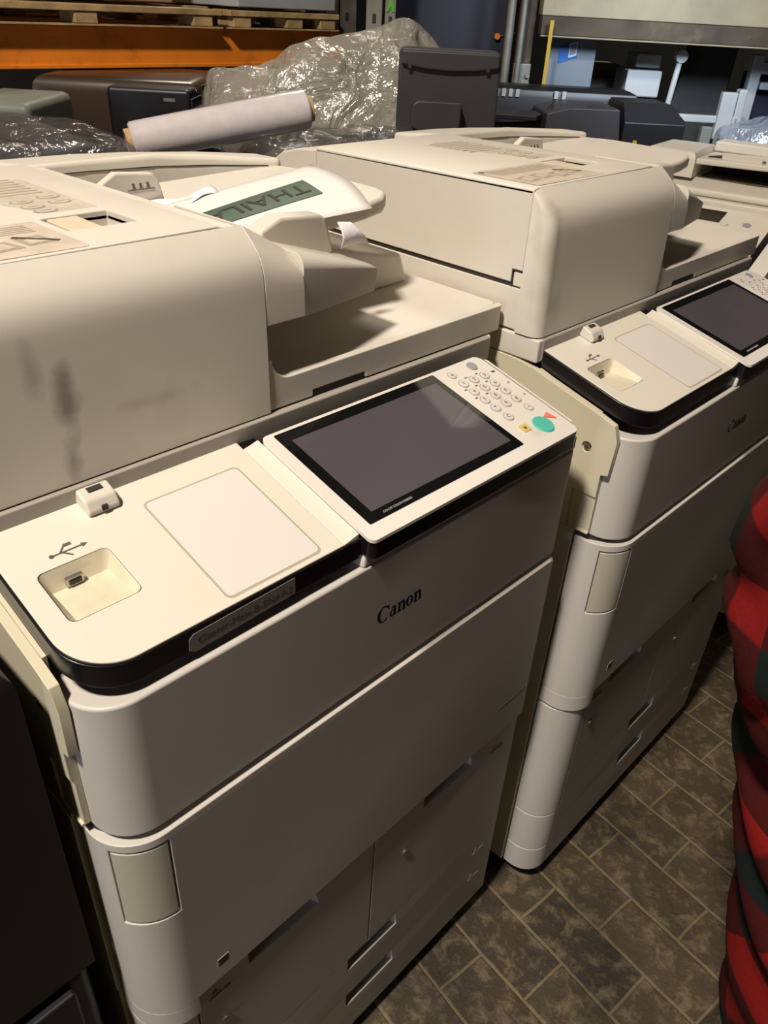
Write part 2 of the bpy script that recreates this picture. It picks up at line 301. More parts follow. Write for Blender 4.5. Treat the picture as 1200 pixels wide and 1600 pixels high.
# ------------------------------------------------------------------ copier
W = 0.64; RC = 0.05
OFF = (-0.32, -0.35, 0)
def plan(x0, y0, x1, y1, rl=RC, rr_=0.012): return rr(x0, y0, x1, y1, [rl, rr_, 0.0, 0.0])
def arc_band(r_out, r_in, cx, cy, a0, a1, n=10):
    pts = [(cx + r_out * math.cos(a0 + (a1 - a0) * i / n), cy + r_out * math.sin(a0 + (a1 - a0) * i / n)) for i in range(n + 1)]
    pts += [(cx + r_in * math.cos(a1 - (a1 - a0) * i / n), cy + r_in * math.sin(a1 - (a1 - a0) * i / n)) for i in range(n + 1)]
    return pts
def logo_bm(x0, z0, H, y, t=0.0006):
    bm = B(); s = H
    def ring(cx, cy, rx, ry, tx, ty, a0, a1, n=16):
        o_ = []; i_ = []
        for k in range(n + 1):
            a = math.radians(a0 + (a1 - a0) * k / n)
            o_.append((cx + rx * math.cos(a), cy + ry * math.sin(a))); i_.append((cx + (rx - tx) * math.cos(a), cy + (ry - ty) * math.sin(a)))
        for k in range(n):
            q = [o_[k], o_[k + 1], i_[k + 1], i_[k]]; prism(bm, [(x0 + s * a, z0 + s * c) for a, c in q], y, y + t, 'y')
    def poly(p): prism(bm, [(x0 + s * a, z0 + s * c) for a, c in p], y, y + t, 'y')
    ring(0.48, 0.5, 0.46, 0.52, 0.20, 0.07, 48, 312, 24); poly([(0.74, 0.80), (0.86, 0.62), (0.86, 0.96), (0.78, 0.92)])
    def stem(x, w=.15, h=.66): poly([(x, 0.03), (x + w, 0.03), (x + w, h), (x, h - .03)]); poly([(x - .06, 0), (x + w + .06, 0), (x + w + .06, .045), (x - .06, .045)])
    # a
    ring(1.13, 0.22, 0.19, 0.22, 0.12, 0.05, 60, 330); poly([(1.24, 0.03), (1.38, 0.03), (1.38, 0.5), (1.24, 0.5)]); ring(1.2, 0.48, 0.18, 0.2, 0.14, 0.05, 0, 150); poly([(1.1, .42), (1.24, .36), (1.24, .41), (1.1, .47)]); poly([(1.36, 0), (1.46, .06), (1.46, .1), (1.36, .08)])
    def n_(x):
        stem(x); ring(x + .31, 0.42, 0.19, 0.26, 0.15, 0.07, 0, 150); stem(x + .35, .15, .45); poly([(x - .07, .60), (x + .02, .60), (x + .02, .66), (x - .07, .63)])
    n_(1.58)
    ring(2.42, 0.33, 0.26, 0.34, 0.15, 0.05, 0, 360, 24)
    n_(2.82)
    return bm

def make_copier():
    root = empty('copier', (0.32, 0.35, 0))
    def part(name, bm, mt, parent=None, **k):
        return obj(name, bm, mt, parent or root, OFF if parent is None else (0, 0, 0), **k)
    # chassis
    b = B(); box(b, 0.012, 0.63, 0.05, 0.70, 0.045, 0.942); part('chassis', b, 'grey', bevel=0.004)
    for x, y in ((.07, .1), (.57, .1), (.07, .64), (.57, .64)):
        b = B(); cyl(b, (x - .012, y, .025), (x + .012, y, .025), .025, n=20); box(b, x - .018, x - .014, y - .015, y + .015, .02, .05); box(b, x + .014, x + .018, y - .015, y + .015, .02, .05); part('caster', b, 'charcoal')
    # left side panel with the arched top
    b = B(); prism(b, [(.062, .045), (.062, .797), (.041, .797), (.041, .889), (.031, .892), (.029, .940), (.0365, .9605), (.06, .9680), (.10, .9780), (.14, .9885), (.165, .9955), (.19, .9995), (.24, 1.0010), (.70, 1.0010), (.70, .045)], .0015, .0100, 'x')
    o = part('side_panel', b, 'cream', bevel=0.002)
    c1 = B(); cyl(c1, (-.01, .068, .92), (.006, .068, .92), .007, n=16); carve(o, [c1, cut_box(-.01, .004, .036, .075, .80, .855), cut_box(-.01, .003, .035, .72, .7955, .797), cut_box(-.01, .003, .05, .72, .4975, .499)])
    b = B(); prism(b, [(.062, .940), (.062, .9672), (.10, .9772), (.14, .9877), (.160, .9937), (.160, .940)], .0102, .0140, 'x'); part('side_rail', b, 'cream')
    b = B(); prism(b, [(.061, .5), (.061, .79), (.70, .79), (.70, .5)], .0, .0013, 'x'); part('lower_side_panel', b, 'white')
    b = B(); cyl(b, (.0020, .068, .92), (.0065, .068, .92), .0045, n=16); box(b, .0014, .0022, .0655, .0705, .9195, .9205, 1); box(b, .0014, .0022, .0675, .0685, .9175, .9225, 1); part('screw', b, ['metal', 'gap'])
    b = B(); box(b, .63, .642, .05, .70, .045, .985); part('side_panel', b, 'white', bevel=0.003)
    # lower unit: corner column and four drawers
    b = B(); cols = [(.045, .1055), (.107, .2015), (.203, .466)]
    for z0, z1 in cols:
        prism(b, rr(0.005, 0.002, 0.056, 0.060, [.045, 0, 0, 0]), z0, z1)
    part('corner_column', b, 'front', bevel=0.0015)
    def drawer(x0, x1, z0, z1, cuts, right=0.0):
        b = B(); prism(b, rr(x0, 0.002, x1, 0.05, [0, right, 0, 0]) if right else [(x0, .002), (x1, .002), (x1, .05), (x0, .05)], z0, z1)
        o = part('drawer', b, 'front', bevel=0.0012)
        cs = []
        for hx0, hx1, hz0, hz1 in cuts:
            c = B(); vs_ = prism(c, [(-.02, hz0 - .004), (-.02, hz1), (.032, hz1), (.028, hz0 + .006), (.002, hz0)], hx0, hx1, 'x')
            for v in vs_:
                if v.co.x > (hx0 + hx1) / 2 and v.co.y > .01: v.co.x -= .012
            cs.append(c)
        if cs: carve(o, cs)
        for hx0, hx1, hz0, hz1 in cuts:
            b = B(); box(b, hx0 + .001, hx1 - .014, .024, .0262, hz0 + .004, hz1 + .0, 0); part('drawer_grip', b, 'grip', o)
        return o
    M.setdefault('grip', mat('grip_brown', (0.035, 0.020, 0.018), 0.7))
    d1 = drawer(.0575, .3235, .2575, .4965, [(.125, .228, .466, .494)])
    d2 = drawer(.3255, .6365, .2575, .4965, [(.42, .523, .466, .494)], .010)
    d3 = drawer(.0575, .6365, .157, .2565, [(.285, .385, .224, .2545)], .010)
    d4 = drawer(.0575, .6365, .045, .1562, [(.285, .385, .122, .154)], .010)
    for (x, z, d) in ((.388, .401, d2), (.088, .40, d1)):
        b = B(); cyl(b, (x, .0025, z), (x, -.0005, z), .0055, n=18); box(b, x - .0035, x + .0035, -.0008, -.0004, z - .0007, z + .0007, 1); part('drawer_lock', b, ['metal', 'gap'], d)
    for (x, z, d) in ((.575, .46, d2), (.075, .47, d1), (.575, .205, d3), (.575, .13, d4)):
        b = B(); prism(b, [(x, z), (x + .008, z), (x + .004, z + .006)], .0012, .0022, 'y'); box(b, x - .004, x + .012, .0012, .0022, z - .008, z - .006); box(b, x + .014, x + .024, .0012, .0022, z - .010, z - .006); part('printed_mark', b, 'inkl2', d)
    # front door
    b = B(); prism(b, plan(.005, -.004, .638, .06, .047), .5, .786); prism(b, rr(0.005, -.004, 0.058, 0.060, [.047, 0, 0, 0]), .47, .5005)
    bev(b, lambda p, q: abs(p.z - .786) < 1e-4 and abs(q.z - .786) < 1e-4 and max(p.y, q.y) < .059, .005, 3)
    o = part('front_door', b, 'front', bevel=0.0012)
    c = B(); prism(c, arc_band(.057, .0425, .052, .043, PI * 1.15, PI * 1.51), .668, .776)
    c2 = B(); v = cyl(c2, (-.03, -.02, .455), (.06, .03, .478), .02, .012, n=24)
    carve(o, [c])
    b = B(); prism(b, arc_band(.0467, .0415, .052, .043, PI * 1.16, PI * 1.50), .6705, .7735); part('latch_plate', b, 'latch', o, bevel=0.0008)
    b = B(); box(b, .083, .097, -.0046, -.0038, .524, .538); box(b, .0843, .0957, -.0048, -.0044, .5253, .5367, 1); part('sticker', b, ['inklt', 'logo'], o)
    b = B(); text_into(b, 'imaging module 6575', .008, front_m(.59, -.0045, .560)); box(b, .555, .626, -.0046, -.0042, .5525, .553); part('printed_mark', b, 'ink', o)
    # upper front cover
    b = B(); prism(b, [(p[0], p[1]) for p in plan(.010, 0, W, .06, .040)], .793, .9445); 
    prism(b, [(.281, .944), (.283, .955), (.29, .963), (.637, .963), (.637, .944)], .0012, .05, 'y')
    o = part('upper_front_cover', b, 'front', bevel=0.003)
    part('brand_logo', logo_bm(.302, .8645, .0195, -.0007), 'logo', o)
    b = B(); prism(b, plan(.008, .008, .63, .06), .786, .7935); part('shadow_gap', b, 'gap')
    # control panel, left half
    a0, sl = .9765, .258
    def S(b): slant(b, a0, sl); return b
    def outline(g, x1): return rr(.0135 - g, .0055 - g, x1, .162, [.044, 0, 0, 0], 8)
    b = B(); prism(b, outline(0, .283), -.0225, -.0018); S(b)
    for v in b.verts: v.co.z = max(v.co.z, .9445)
    trim = part('panel_trim', b, 'black', bevel=0.0008)
    b = B(); prism(b, rr(.0155, .0070, .262, .1605, [.044, 0, 0, 0], 8), -.0018, 0)
    S(b); top = part('panel_top', b, 'panel', bevel=0.0006)
    b = B(); prism(b, [(.2622, -.0018), (.2622, 0), (.270, .0015), (.277, .0035), (.2798, .004), (.2798, -.0018)], .007, .150, 'y'); S(b); part('panel_ridge', b, 'panel', top, bevel=0.0006)
    carve(trim, [S(cut_box(.034, .094, .055, .1075, -.019, .02))]); c = B(); prism(c, rr(.034, .055, .094, .1075, .006), -.02, .02); carve(top, [S(c)])
    # usb pocket liner
    b = B(); f = rr(.0345, .0555, .0935, .107, .006); zb = -.017
    lo = []; hi = []
    for (x, y) in f:
        hi.append(b.verts.new((x, y, -.0005))); k = (y - .0555) / .0515
        lo.append(b.verts.new((x + (.0055 if x < .06 else -.0055), min(max(y, .058), .101), -.004 - .0125 * k)))
    for i in range(len(f)): b.faces.new((hi[i], hi[(i + 1) % len(f)], lo[(i + 1) % len(f)], lo[i]))
    b.faces.new(lo); S(b); liner = part('usb_pocket', b, 'cream2', top)
    b = B(); box(b, .053, .067, .0985, .1015, -.0135, -.0065, 0); box(b, .055, .065, .0975, .0990, -.012, -.008, 1); S(b); part('usb_port', b, ['metal', 'black'], top)
    b = B()
    for p, q in (((.052, .118), (.078, .118)), ((.060, .118), (.066, .124)), ((.062, .118), (.068, .112))): 
        d = (Vector(q) - Vector(p)).normalized() * .0007; n_ = Vector((-d.y, d.x)); prism(b, [(p[0] - n_.x, p[1] - n_.y), (q[0] - n_.x, q[1] - n_.y), (q[0] + n_.x, q[1] + n_.y), (p[0] + n_.x, p[1] + n_.y)], 0, .0003)
    box(b, .066, .072, .1225, .1255, 0, .0003); cyl(b, (.053, .118, 0), (.053, .118, .0003), .002, n=10); prism(b, [(.078, .1155), (.083, .118), (.078, .1205)], 0, .0003); S(b); part('usb_symbol', b, 'ink', top)
    b = B(); prism(b, rr(.1415, .0115, .2415, .134, .006), 0, .0002, mi=0); prism(b, rr(.1435, .0135, .2395, .132, .005), .0, .0005, mi=1); S(b); part('card_pad', b, ['groove', 'pad'], top)
    # little hook clip
    b = B(); prism(b, [(.140, 0), (.138, .005), (.143, .013), (.158, .015), (.162, .0)], .097, .126, 'x'); S(b); hk = part('latch_clip', b, 'white', bevel=0.0025)
    b = B(); box(b, .109, .114, .1372, .1390, .0045, .009); box(b, .105, .118, .150, .155, .0145, .0153); S(b); part('clip_hole', b, 'gap', hk)
    # screen unit
    a1, s1 = .984, .255
    def S1(b): slant(b, a1, s1); return b
    b = B(); prism(b, rr(.2815, -.0085, .6205, .150, [.008, .010, .008, .004]), -.024, -.003); S1(b)
    su = part('screen_unit', b, 'black', bevel=0.0012)
    b = B(); prism(b, rr(.2800, -.0100, .6165, .1475, [.007, .009, .010, .008]), -.0035, 0); prism(b, rr(.6175, .004, .6245, .140, [.003, .005, .005, .003]), -.006, -.0015); S1(b); part('screen_bezel', b, 'bezel', su, bevel=0.0012)
    b = B(); prism(b, rr(.2935, .0065, .5295, .1435, .002), 0, .0004); S1(b); part('display_border', b, 'glass', su, smooth=False)
    b = B(); prism(b, rr(.306, .018, .520, .130, .001), .0003, .0006); S1(b); part('display', b, 'lcd', su, smooth=False)
    b = B(); text_into(b, 'COLOR TOUCH SCREEN', .0035, Matrix.Translation((.335, .0118, .0006))); S1(b); part('display_text', b, 'greykey', su)
    rowsy = [.114, .0975, .081, .065]; colsx = [.552, .5715, .591]; nums = '123456789*0#'; ki = 0
    def key(x, y, s, r=.0068):
        b = B(); cyl(b, (x, y, 0), (x, y, .0006), r, n=20, mi=1); cyl(b, (x, y, .0004), (x, y, .0012), r * .84, r * .8, n=20, mi=0)
        if s: text_into(b, s, .0065, Matrix.Translation((x, y, .0014)), 2, .0002)
        S1(b); part('key', b, ['key', 'keyring', 'ink'], su)
    for y in rowsy:
        for x in colsx: key(x, y, nums[ki]); ki += 1
    key(.553, .047, 'C'); key(.592, .047, '~', .0062); key(.5515, .132, 'o', .006)
    ki = 0
    b = B()
    for y in rowsy[:3]:
        for x in colsx:
            ki += 1
            if ki > 1: box(b, x - .009, x - .0045, y + .0065, y + .0082, 0, .0003)
    S1(b); part('key_lettering', b, 'ink', su)
    b = B(); cyl(b, (.591, .134, 0), (.591, .134, .0016), .0074, .0066, n=22); S1(b); part('sleep_key', b, 'greykey', su)
    b = B(); v = cyl(b, (.581, .0175, 0), (.581, .0175, .0018), .0135, .0125, n=30); S1(b); part('start_key', b, 'teal', su)
    b = B(); prism(b, [(.592, .026), (.604, .030), (.607, .017)], 0, .0012); S1(b); part('stop_key', b, 'red', su)
    b = B(); prism(b, rr(.5475, .0185, .5605, .029, .001), 0, .0012); cyl(b, (.554, .0235, .001), (.554, .0235, .0014), .0022, n=12, mi=1); S1(b); part('data_key', b, ['yellow', 'ink'], su)
    for k_, (x, y) in enumerate(((.609, .115), (.609, .091), (.609, .066))):
        b = B()
        if k_ == 0: box(b, x - .0027, x + .0027, y - .0015, y + .0015, 0, .0004)
        else: cyl(b, (x, y, 0), (x, y, .0004), .002, n=4 if k_ == 2 else 8)
        S1(b); part('status_light', b, 'ink' if k_ == 0 else 'inklt', su)
    # scanner base
    b = B(); prism(b, rr(.002, .162, .668, .705, [.003, .010, .02, .02]), 1.0015, 1.0315); sb = part('scanner_base', b, 'white', bevel=0.002, seg=3)
    b = B(); prism(b, rr(.010, .1605, .662, .18, [.004, .004, 0, 0]), 1.0025, 1.0318); part('shade_front_strip', b, 'grey', sb, bevel=.002)  # grey colour stands in for shade on the white scanner front
    b = B(); box(b, .02, .65, .17, .69, .985, 1.04); part('scanner_core', b, 'gap')
    # document feeder
    fprof = [(.2005, 1.0335), (.165, 1.0335), (.1665, 1.10), (.1682, 1.150), (.1687, 1.160), (.1696, 1.168), (.1715, 1.1755), (.1745, 1.182), (.179, 1.1885), (.185, 1.1945), (.192, 1.2005), (.2005, 1.2070)]
    b = B(); secs = []
    for k_ in range(9):
        t_ = PI / 2 * k_ / 8; r_ = .016; secs.append((r_ * (1 - math.cos(t_)), r_ * (1 - math.sin(t_))))
    secs.append((.3085, 0.0)); rings = []
    for (x_, sh) in secs:
        rings.append([b.verts.new((x_, min(.2005, y_ + sh * (.2005 - y_) / .0355), z_ - (sh * .35 if z_ > 1.15 else 0))) for (y_, z_) in fprof])
    nf = len(fprof)
    for k_ in range(len(rings) - 1):
        for i in range(nf): b.faces.new((rings[k_][i], rings[k_][(i + 1) % nf], rings[k_ + 1][(i + 1) % nf], rings[k_ + 1][i]))
    b.faces.new(rings[0]); b.faces.new(rings[-1][::-1])
    feeder = part('document_feeder', b, 'cover')
    # tray front rim with the rounded inner corner
    b = B(); fl = [(.3085, 1.0335), (.690, 1.0335), (.690, 1.066), (.338, 1.064)] + [(.338 - .0235 * math.sin(t), 1.0875 - .0235 * math.cos(t)) for t in [PI / 2 * i / 6 for i in range(1, 7)]] + [(.3085, 1.0875)]
    prism(b, fl, .168, .178, 'y'); bev(b, lambda p, q: abs(p.x - .69) < 1e-4 and abs(q.x - .69) < 1e-4 and max(p.y, q.y) < .169, .008, 4)
    tr = part('tray_rim', b, 'white', feeder, bevel=0.0022)
    carve(tr, [cut_box(.367, .444, .16, .1705, 1.02, 1.0405)])
    # output tray plate
    b = B(); prism(b, rr(.309, .1785, .690, .50, [0, .012, .02, 0]), 1.0335, 1.060)
    for v in b.verts:
        if v.co.z > 1.05: v.co.z += .006 * (v.co.x - .31) / .38 - (.010 if v.co.x < .32 else 0)
    part('output_tray', b, 'white', feeder, bevel=.002)
    b = B(); prism(b, [(.50, 1.062), (.668, 1.062), (.652, 1.104), (.618, 1.108), (.52, 1.13)], .315, .50, 'y'); part('tray_wall', b, 'white', feeder, bevel=.006)
    b = B(); box(b, .004, .30, .2, .703, 1.0335, 1.0885); box(b, .004, .02, .2015, .2172, 1.088, 1.1082); prism(b, rr(.30, .45, .69, .703, [0, 0, .02, 0]), 1.0335, 1.0885); part('lid_base', b, 'white', feeder, bevel=.003)
    b = B(); box(b, .0045, .29, .205, .69, 1.088, 1.0936); box(b, .0035, .02, .2026, .2187, 1.1082, 1.1102); box(b, .0035, .02, .2172, .2188, 1.0885, 1.1082); box(b, .003, .31, .1995, .2025, 1.09, 1.196); part('feeder_gap', b, 'gap', feeder)
    # feeder body (side) and cover on top
    b = B(); prism(b, [(.2025, 1.110), (.2185, 1.110), (.2185, 1.0935), (.587, 1.0935), (.587, 1.198), (.2025, 1.205)], .002, .308, 'x'); part('feeder_body', b, 'white', feeder, bevel=.0015)
    b = B(); prism(b, [(.5885, 1.0912), (.703, 1.0912), (.703, 1.150), (.692, 1.168), (.665, 1.184), (.63, 1.193), (.5885, 1.1975)], .002, .302, 'x'); part('hinge_cover', b, 'white', feeder, bevel=.003)
    b = B(); prism(b, [(.002, 1.200), (.002, 1.2055), (.01, 1.2075), (.285, 1.2085), (.293, 1.206), (.293, 1.199)], .2022, .587, 'y')
    for v in b.verts: v.co.z -= .006 * ((v.co.y - .2022) / .385)
    tc = part('top_cover', b, 'white', feeder, bevel=.0015)
    b = B(); zt = 1.2075
    def top(b):
        for v in b.verts: v.co.z -= .006 * ((v.co.y - .2022) / .385) - .0006
        return b
    c = B(); box(c, .178, .243, .262, .318, 1.19, 1.23); carve(tc, [c])
    body = [o for o in feeder.children if o.name.startswith('feeder_body')][0]; c = B(); box(c, .178, .243, .262, .318, 1.180, 1.23); carve(body, [c])
    b = B(); box(b, .183, .212, .264, .316, 1.186, 1.2055); part('release_latch', b, 'tan', feeder, bevel=.0015)
    b = B(); prism(b, [(.19, .335), (.243, .335), (.243, .50), (.19, .52), (.145, .50)], zt, zt + .0004, mi=0)
    for i in range(7): box(b, .155 + .0, .232, .50 - i * .013, .504 - i * .013, zt, zt + .0006, 1)
    for x, y in ((.195, .39), (.226, .40), (.194, .364), (.225, .374), (.197, .344)):
        n0 = len(b.verts); v = cyl(b, (0, 0, zt + .0003), (0, 0, zt + .0007), .010, n=20, mi=1)
        v2 = cyl(b, (0, 0, zt + .0004), (0, 0, zt + .0009), .008, n=20, mi=0)
        for q in v + v2: q.co.x = x + q.co.x * 1.15; q.co.y = y + q.co.y * .9
        box(b, x - .005, x + .005, y - .001, y + .001, zt + .0008, zt + .0011, 1)
    top(b); part('sticker', b, ['lab1', 'inklt'], feeder)
    b = B(); prism(b, rr(.018, .207, .168, .31, .004), zt, zt + .0004, mi=0); cyl(b, (.025, .30, zt), (.025, .30, zt + .001), .004, n=16, mi=2)
    for i in range(5): box(b, .03, .155, .298 - i * .006, .3005 - i * .006, zt, zt + .0006, 1)
    for x0_, y0_ in ((.03, .225), (.065, .23), (.10, .225), (.13, .232)):
        prism(b, [(x0_, y0_), (x0_ + .026, y0_ + .004), (x0_ + .020, y0_ + .03), (x0_ - .002, y0_ + .025)], zt, zt + .0006, mi=1); prism(b, [(x0_ + .004, y0_ + .005), (x0_ + .020, y0_ + .008), (x0_ + .016, y0_ + .024), (x0_ + .003, y0_ + .02)], zt, zt + .0008, mi=0)
    prism(b, [(.128, .262), (.155, .235), (.158, .238), (.131, .266)], zt, zt + .0009, mi=3)
    top(b); part('sticker', b, ['lab2', 'inklt', 'ink', 'rust'], feeder)
    # nose blocks beside the housing
    b = B(); v = prism(b, [(.31, 1.121), (.168, 1.121)] + fprof[3:] + [(.31, 1.2055)], .3095, .3575, 'x')
    for q in v:
        if q.co.z > 1.14 and q.co.x > .33: q.co.z = 1.14 + (q.co.z - 1.14) * .58
    part('feed_roller_cover', b, 'white', feeder, bevel=.0012)
    b = B(); v = prism(b, [(.3587, 1.119), (.489, 1.112), (.492, 1.136), (.486, 1.141), (.3587, 1.1785)], .172, .30, 'y')
    for q in v:
        if q.co.x > .48 and q.co.y < .2: q.co.y += .032
    bev(b, lambda p, q: p.y < .21 and q.y < .21 and min(p.z, q.z) > 1.13 and abs(p.x - q.x) > .1, .013, 6); part('exit_wedge', b, 'white', feeder, bevel=.0015)
    # document tray and its guides
    dz = lambda x: 1.165 + .079 * (x - .29)
    b = B(); pl = [(.285, .278), (.545, .278), (.580, .284), (.600, .298), (.608, .320), (.612, .45), (.600, .50), (.585, .515), (.285, .575)]
    v = prism(b, pl, 0, .022)
    for q in v:
        up = q.co.z > .01; q.co.z = dz(q.co.x) - (0 if up else .020)
    part('document_tray', b, 'white', feeder, bevel=.006)
    b = B(); prism(b, [(.368, 1.160), (.368, 1.183), (.395, 1.1935), (.45, 1.1895), (.457, 1.185), (.468, 1.148), (.45, 1.14)], .248, .275, 'y'); part('document_guide', b, 'white', feeder, bevel=.004)
    b = B(); prism(b, [(.30, 1.150), (.300, 1.195), (.328, 1.2105), (.375, 1.2065), (.381, 1.200), (.390, 1.165), (.385, 1.15)], .450, .462, 'y'); g = part('document_guide', b, 'white', feeder, bevel=.003)
    b = B(); box(b, .340, .374, .4492, .4499, 1.1905, 1.1912)
    for x in (.346, .355, .364): prism(b, [(x, 1.1925), (x + .004, 1.1925), (x + .002, 1.197)], .4492, .4499, 'y'); box(b, x, x + .003, .4492, .4499, 1.196, 1.1975)
    part('printed_mark', b, 'ink', g)
    b = B(); pl = [(.286, .582), (.36, .582), (.45, .572), (.52, .545), (.585, .505), (.600, .500), (.610, .512), (.605, .56), (.55, .63), (.47, .68), (.40, .703), (.286, .703)]
    v = prism(b, pl, 1.085, 1.204)
    for q in v:
        if q.co.z > 1.1: q.co.z -= max(0, q.co.y - .56) * .10 + max(0, q.co.x - .45) * .05
    part('rear_wall', b, 'white', feeder, bevel=.006, seg=3)
    b = B(); inner = [(.295, .5815), (.36, .5815), (.45, .5715), (.52, .5445), (.583, .5055)]
    for i in range(4):
        p, q = inner[i], inner[i + 1]; prism(b, [(p[0], p[1] - .0006), (q[0], q[1] - .0006), (q[0], q[1] + .002), (p[0], p[1] + .002)], 1.1885, 1.1895)
    part('wall_groove', b, 'gap', feeder)
    return root
M['inkl2'] = mat('mark_grey', (0.22, 0.20, 0.18), 0.6)
M['latch'] = mat('latch_beige', (0.50, 0.47, 0.37), 0.5)
M['cream2'] = mat('pocket_cream', (0.66, 0.60, 0.45), 0.5, var=0.05, scale=80, dirt=(0.3, 0.24, 0.15), damt=0.3, dscale=60)
c1 = make_copier()
tag(c1, 'nearest off-white copier with a typed strip label and loose papers in its top tray', 'copier', 'copiers standing side by side')
c2 = copy_tree(c1)
for o in c2.children_recursive:
    if o.name.startswith('document_feeder'): o.material_slots[0].link = 'OBJECT'; o.material_slots[0].material = M['cover2']
c2.location = (0.32 + .6943, 0.35 - .0508, 0)
tag(c2, 'off-white copier second in the row, between the nearest copier and the plaid jacket', 'copier', 'copiers standing side by side')
# label only on the near machine
b = B(); f = [(.098, .9575), (.099, .968), (.103, .9715), (.2035, .9735), (.2035, .9570), (.103, .9535)]
prism(b, f, .0050, .0054, 'y', 0); text_into(b, 'Oxster-Main-B-ENAP-2', .0098, front_m(.1535, .0049, .9635), 1, .00004)
lb = obj('strip_label', b, ['label', 'ink']); tag(lb, 'grey paper label strip with typed text stuck on black panel edge of nearest copier', 'label')

# papers
def patch(name, P4, mt, nu=14, nv=10, f=None, label=None, cat='paper', th=.0004):
    b = B(); TL, TR, BR, BL = [Vector(p) for p in P4]; g = []
    for j in range(nv + 1):
        row = []
        for i in range(nu + 1):
            u, v = i / nu, j / nv; p = (TL * (1 - u) + TR * u) * (1 - v) + (BL * (1 - u) + BR * u) * v
            if f: p = p + Vector(f(u, v))
            row.append(b.verts.new(p))
        g.append(row)
    for j in range(nv):
        for i in range(nu): b.faces.new((g[j][i], g[j][i + 1], g[j + 1][i + 1], g[j + 1][i]))
    o = obj(name, b, mt); s = o.modifiers.new('s', 'SOLIDIFY'); s.thickness = th; s.offset = 1
    if label: tag(o, label, cat)
    return o
SH = [(.325, .420, 1.1735), (.610, .447, 1.1965), (.524, .247, 1.1875), (.325, .281, 1.1725)]
fs = lambda u, v: (0.016 * math.sin(PI * v) * max(0, u - .6) * 2, 0, .005 * math.sin(PI * v))
sheet = patch('paper_sheet', SH, 'paper', f=fs)
tag(sheet, 'white paper sheet with green taped title lying in the document tray of nearest copier', 'paper')
TL, TR, BR, BL = [Vector(p) for p in SH]
def sh_pt(u, v): return (TL * (1 - u) + TR * u) * (1 - v) + (BL * (1 - u) + BR * u) * v + Vector(fs(u, v))
def on_sheet(x, y, h):
    u, v = .5, .5
    for _ in range(12):
        p = sh_pt(u, v); u += (x - p.x) / .27; v += (p.y - y) / .15
    return Vector((x, y, sh_pt(u, v).z + h))
TA, TB, TC, TD = Vector((.318, .340)), Vector((.537, .381)), Vector((.515, .319)), Vector((.318, .302))
def tape(s_, t_): return (TA * (1 - s_) + TB * s_) * (1 - t_) + (TD * (1 - s_) + TC * s_) * t_
b = B(); g = []
for j in range(5):
    g.append([b.verts.new(on_sheet(*tape(i / 20, j / 4), .0012)) for i in range(21)])
for j in range(4):
    for i in range(20): b.faces.new((g[j][i], g[j][i + 1], g[j + 1][i + 1], g[j + 1][i]))
tb = B(); text_into(tb, 'THAILAN', 1.0, Matrix.Identity(4), 0, 0.0)
xs = [v.co.x for v in tb.verts]; ys = [v.co.y for v in tb.verts]; x0, x1, y0, y1 = min(xs), max(xs), min(ys), max(ys)
for v in tb.verts:
    s_ = 0.95 - (v.co.x - x0) / (x1 - x0) * .93; t_ = .24 + .52 * (v.co.y - y0) / (y1 - y0); v.co = on_sheet(*tape(s_, t_), .0018)
tp = obj('green_tape', b, 'green', sheet, smooth=False); tp['label'] = 'dark green tape across the sheet'
obj('lettering', tb, 'gap', tp, smooth=False)
patch('torn_paper', [(.345, .440, 1.1745), (.455, .452, 1.183), (.44, .415, 1.185), (.33, .395, 1.176)], 'tissue', f=lambda u, v: (0, .006 * math.sin(9 * u), .002 * math.sin(7 * u + 3 * v)), label='small torn white paper scraps behind the green-taped sheet')
patch('folded_paper', [(.470, .246, 1.1800), (.487, .243, 1.1785), (.514, .240, 1.152), (.470, .240, 1.153)], 'tissue', f=lambda u, v: (0, -.006 * math.sin(PI * v), .003 * math.sin(PI * u) * v), label='crumpled white slip poking out under the document tray of nearest copier')

# ------------------------------------------------------------------ third machine, turned sideways
t = empty('copier', (1.61, .519, 0), math.radians(-80.2), 'cream copier turned sideways behind the second copier, small black display bar on its panel', 'copier')
def q3(name, b, mt, par=t, **k): return obj(name, b, mt, par, **k)
b = B(); box(b, -.10, .62, .03, .60, .04, .88); q3('body', b, 'white', bevel=.01)
for z0, z1 in ((.05, .20), (.21, .36), (.37, .52)):
    b = B(); box(b, -.09, .61, .012, .028, z0, z1); dr = q3('drawer', b, 'white', bevel=.004)
    b = B(); box(b, .25, .37, .008, .014, z1 - .035, z1 - .015); q3('drawer_grip', b, 'grip', dr)
b = B(); prism(b, [(-.09, .87), (-.09, .899), (.35, .987), (.35, .885), (.03, .882)], -.11, .63, 'x'); pn = q3('control_panel', b, 'panel', bevel=.004)
def S3(b): slant(b, .9175, .2); return b
b = B(); box(b, .02, .168, .255, .322, 0, .001); q3('display', S3(b), 'glass', pn)
for x, y, r, mt in ((.182, .25, .009, 'key'), (.232, .262, .0095, 'greykey'), (.195, .19, .006, 'key'), (.235, .21, .004, 'keyring'), (.2, .12, .006, 'key'), (.24, .14, .004, 'keyring'), (.205, .06, .006, 'key')):
    b = B(); cyl(b, (x, y, 0), (x, y, .003), r, n=18); q3('key', S3(b), mt, pn)
b = B(); prism(b, rr(.288, -.10, .64, .345, .01), -.02, .010); S3(b); su3 = q3('screen_unit', b, 'black', bevel=.003)
b = B(); prism(b, rr(.306, -.095, .64, .335, .01), .0095, .013); S3(b); q3('screen_bezel', b, 'bezel', su3, bevel=.002)
b = B(); prism(b, rr(.345, -.06, .60, .20, .004), .013, .014); S3(b); q3('display', b, 'lcd', su3)
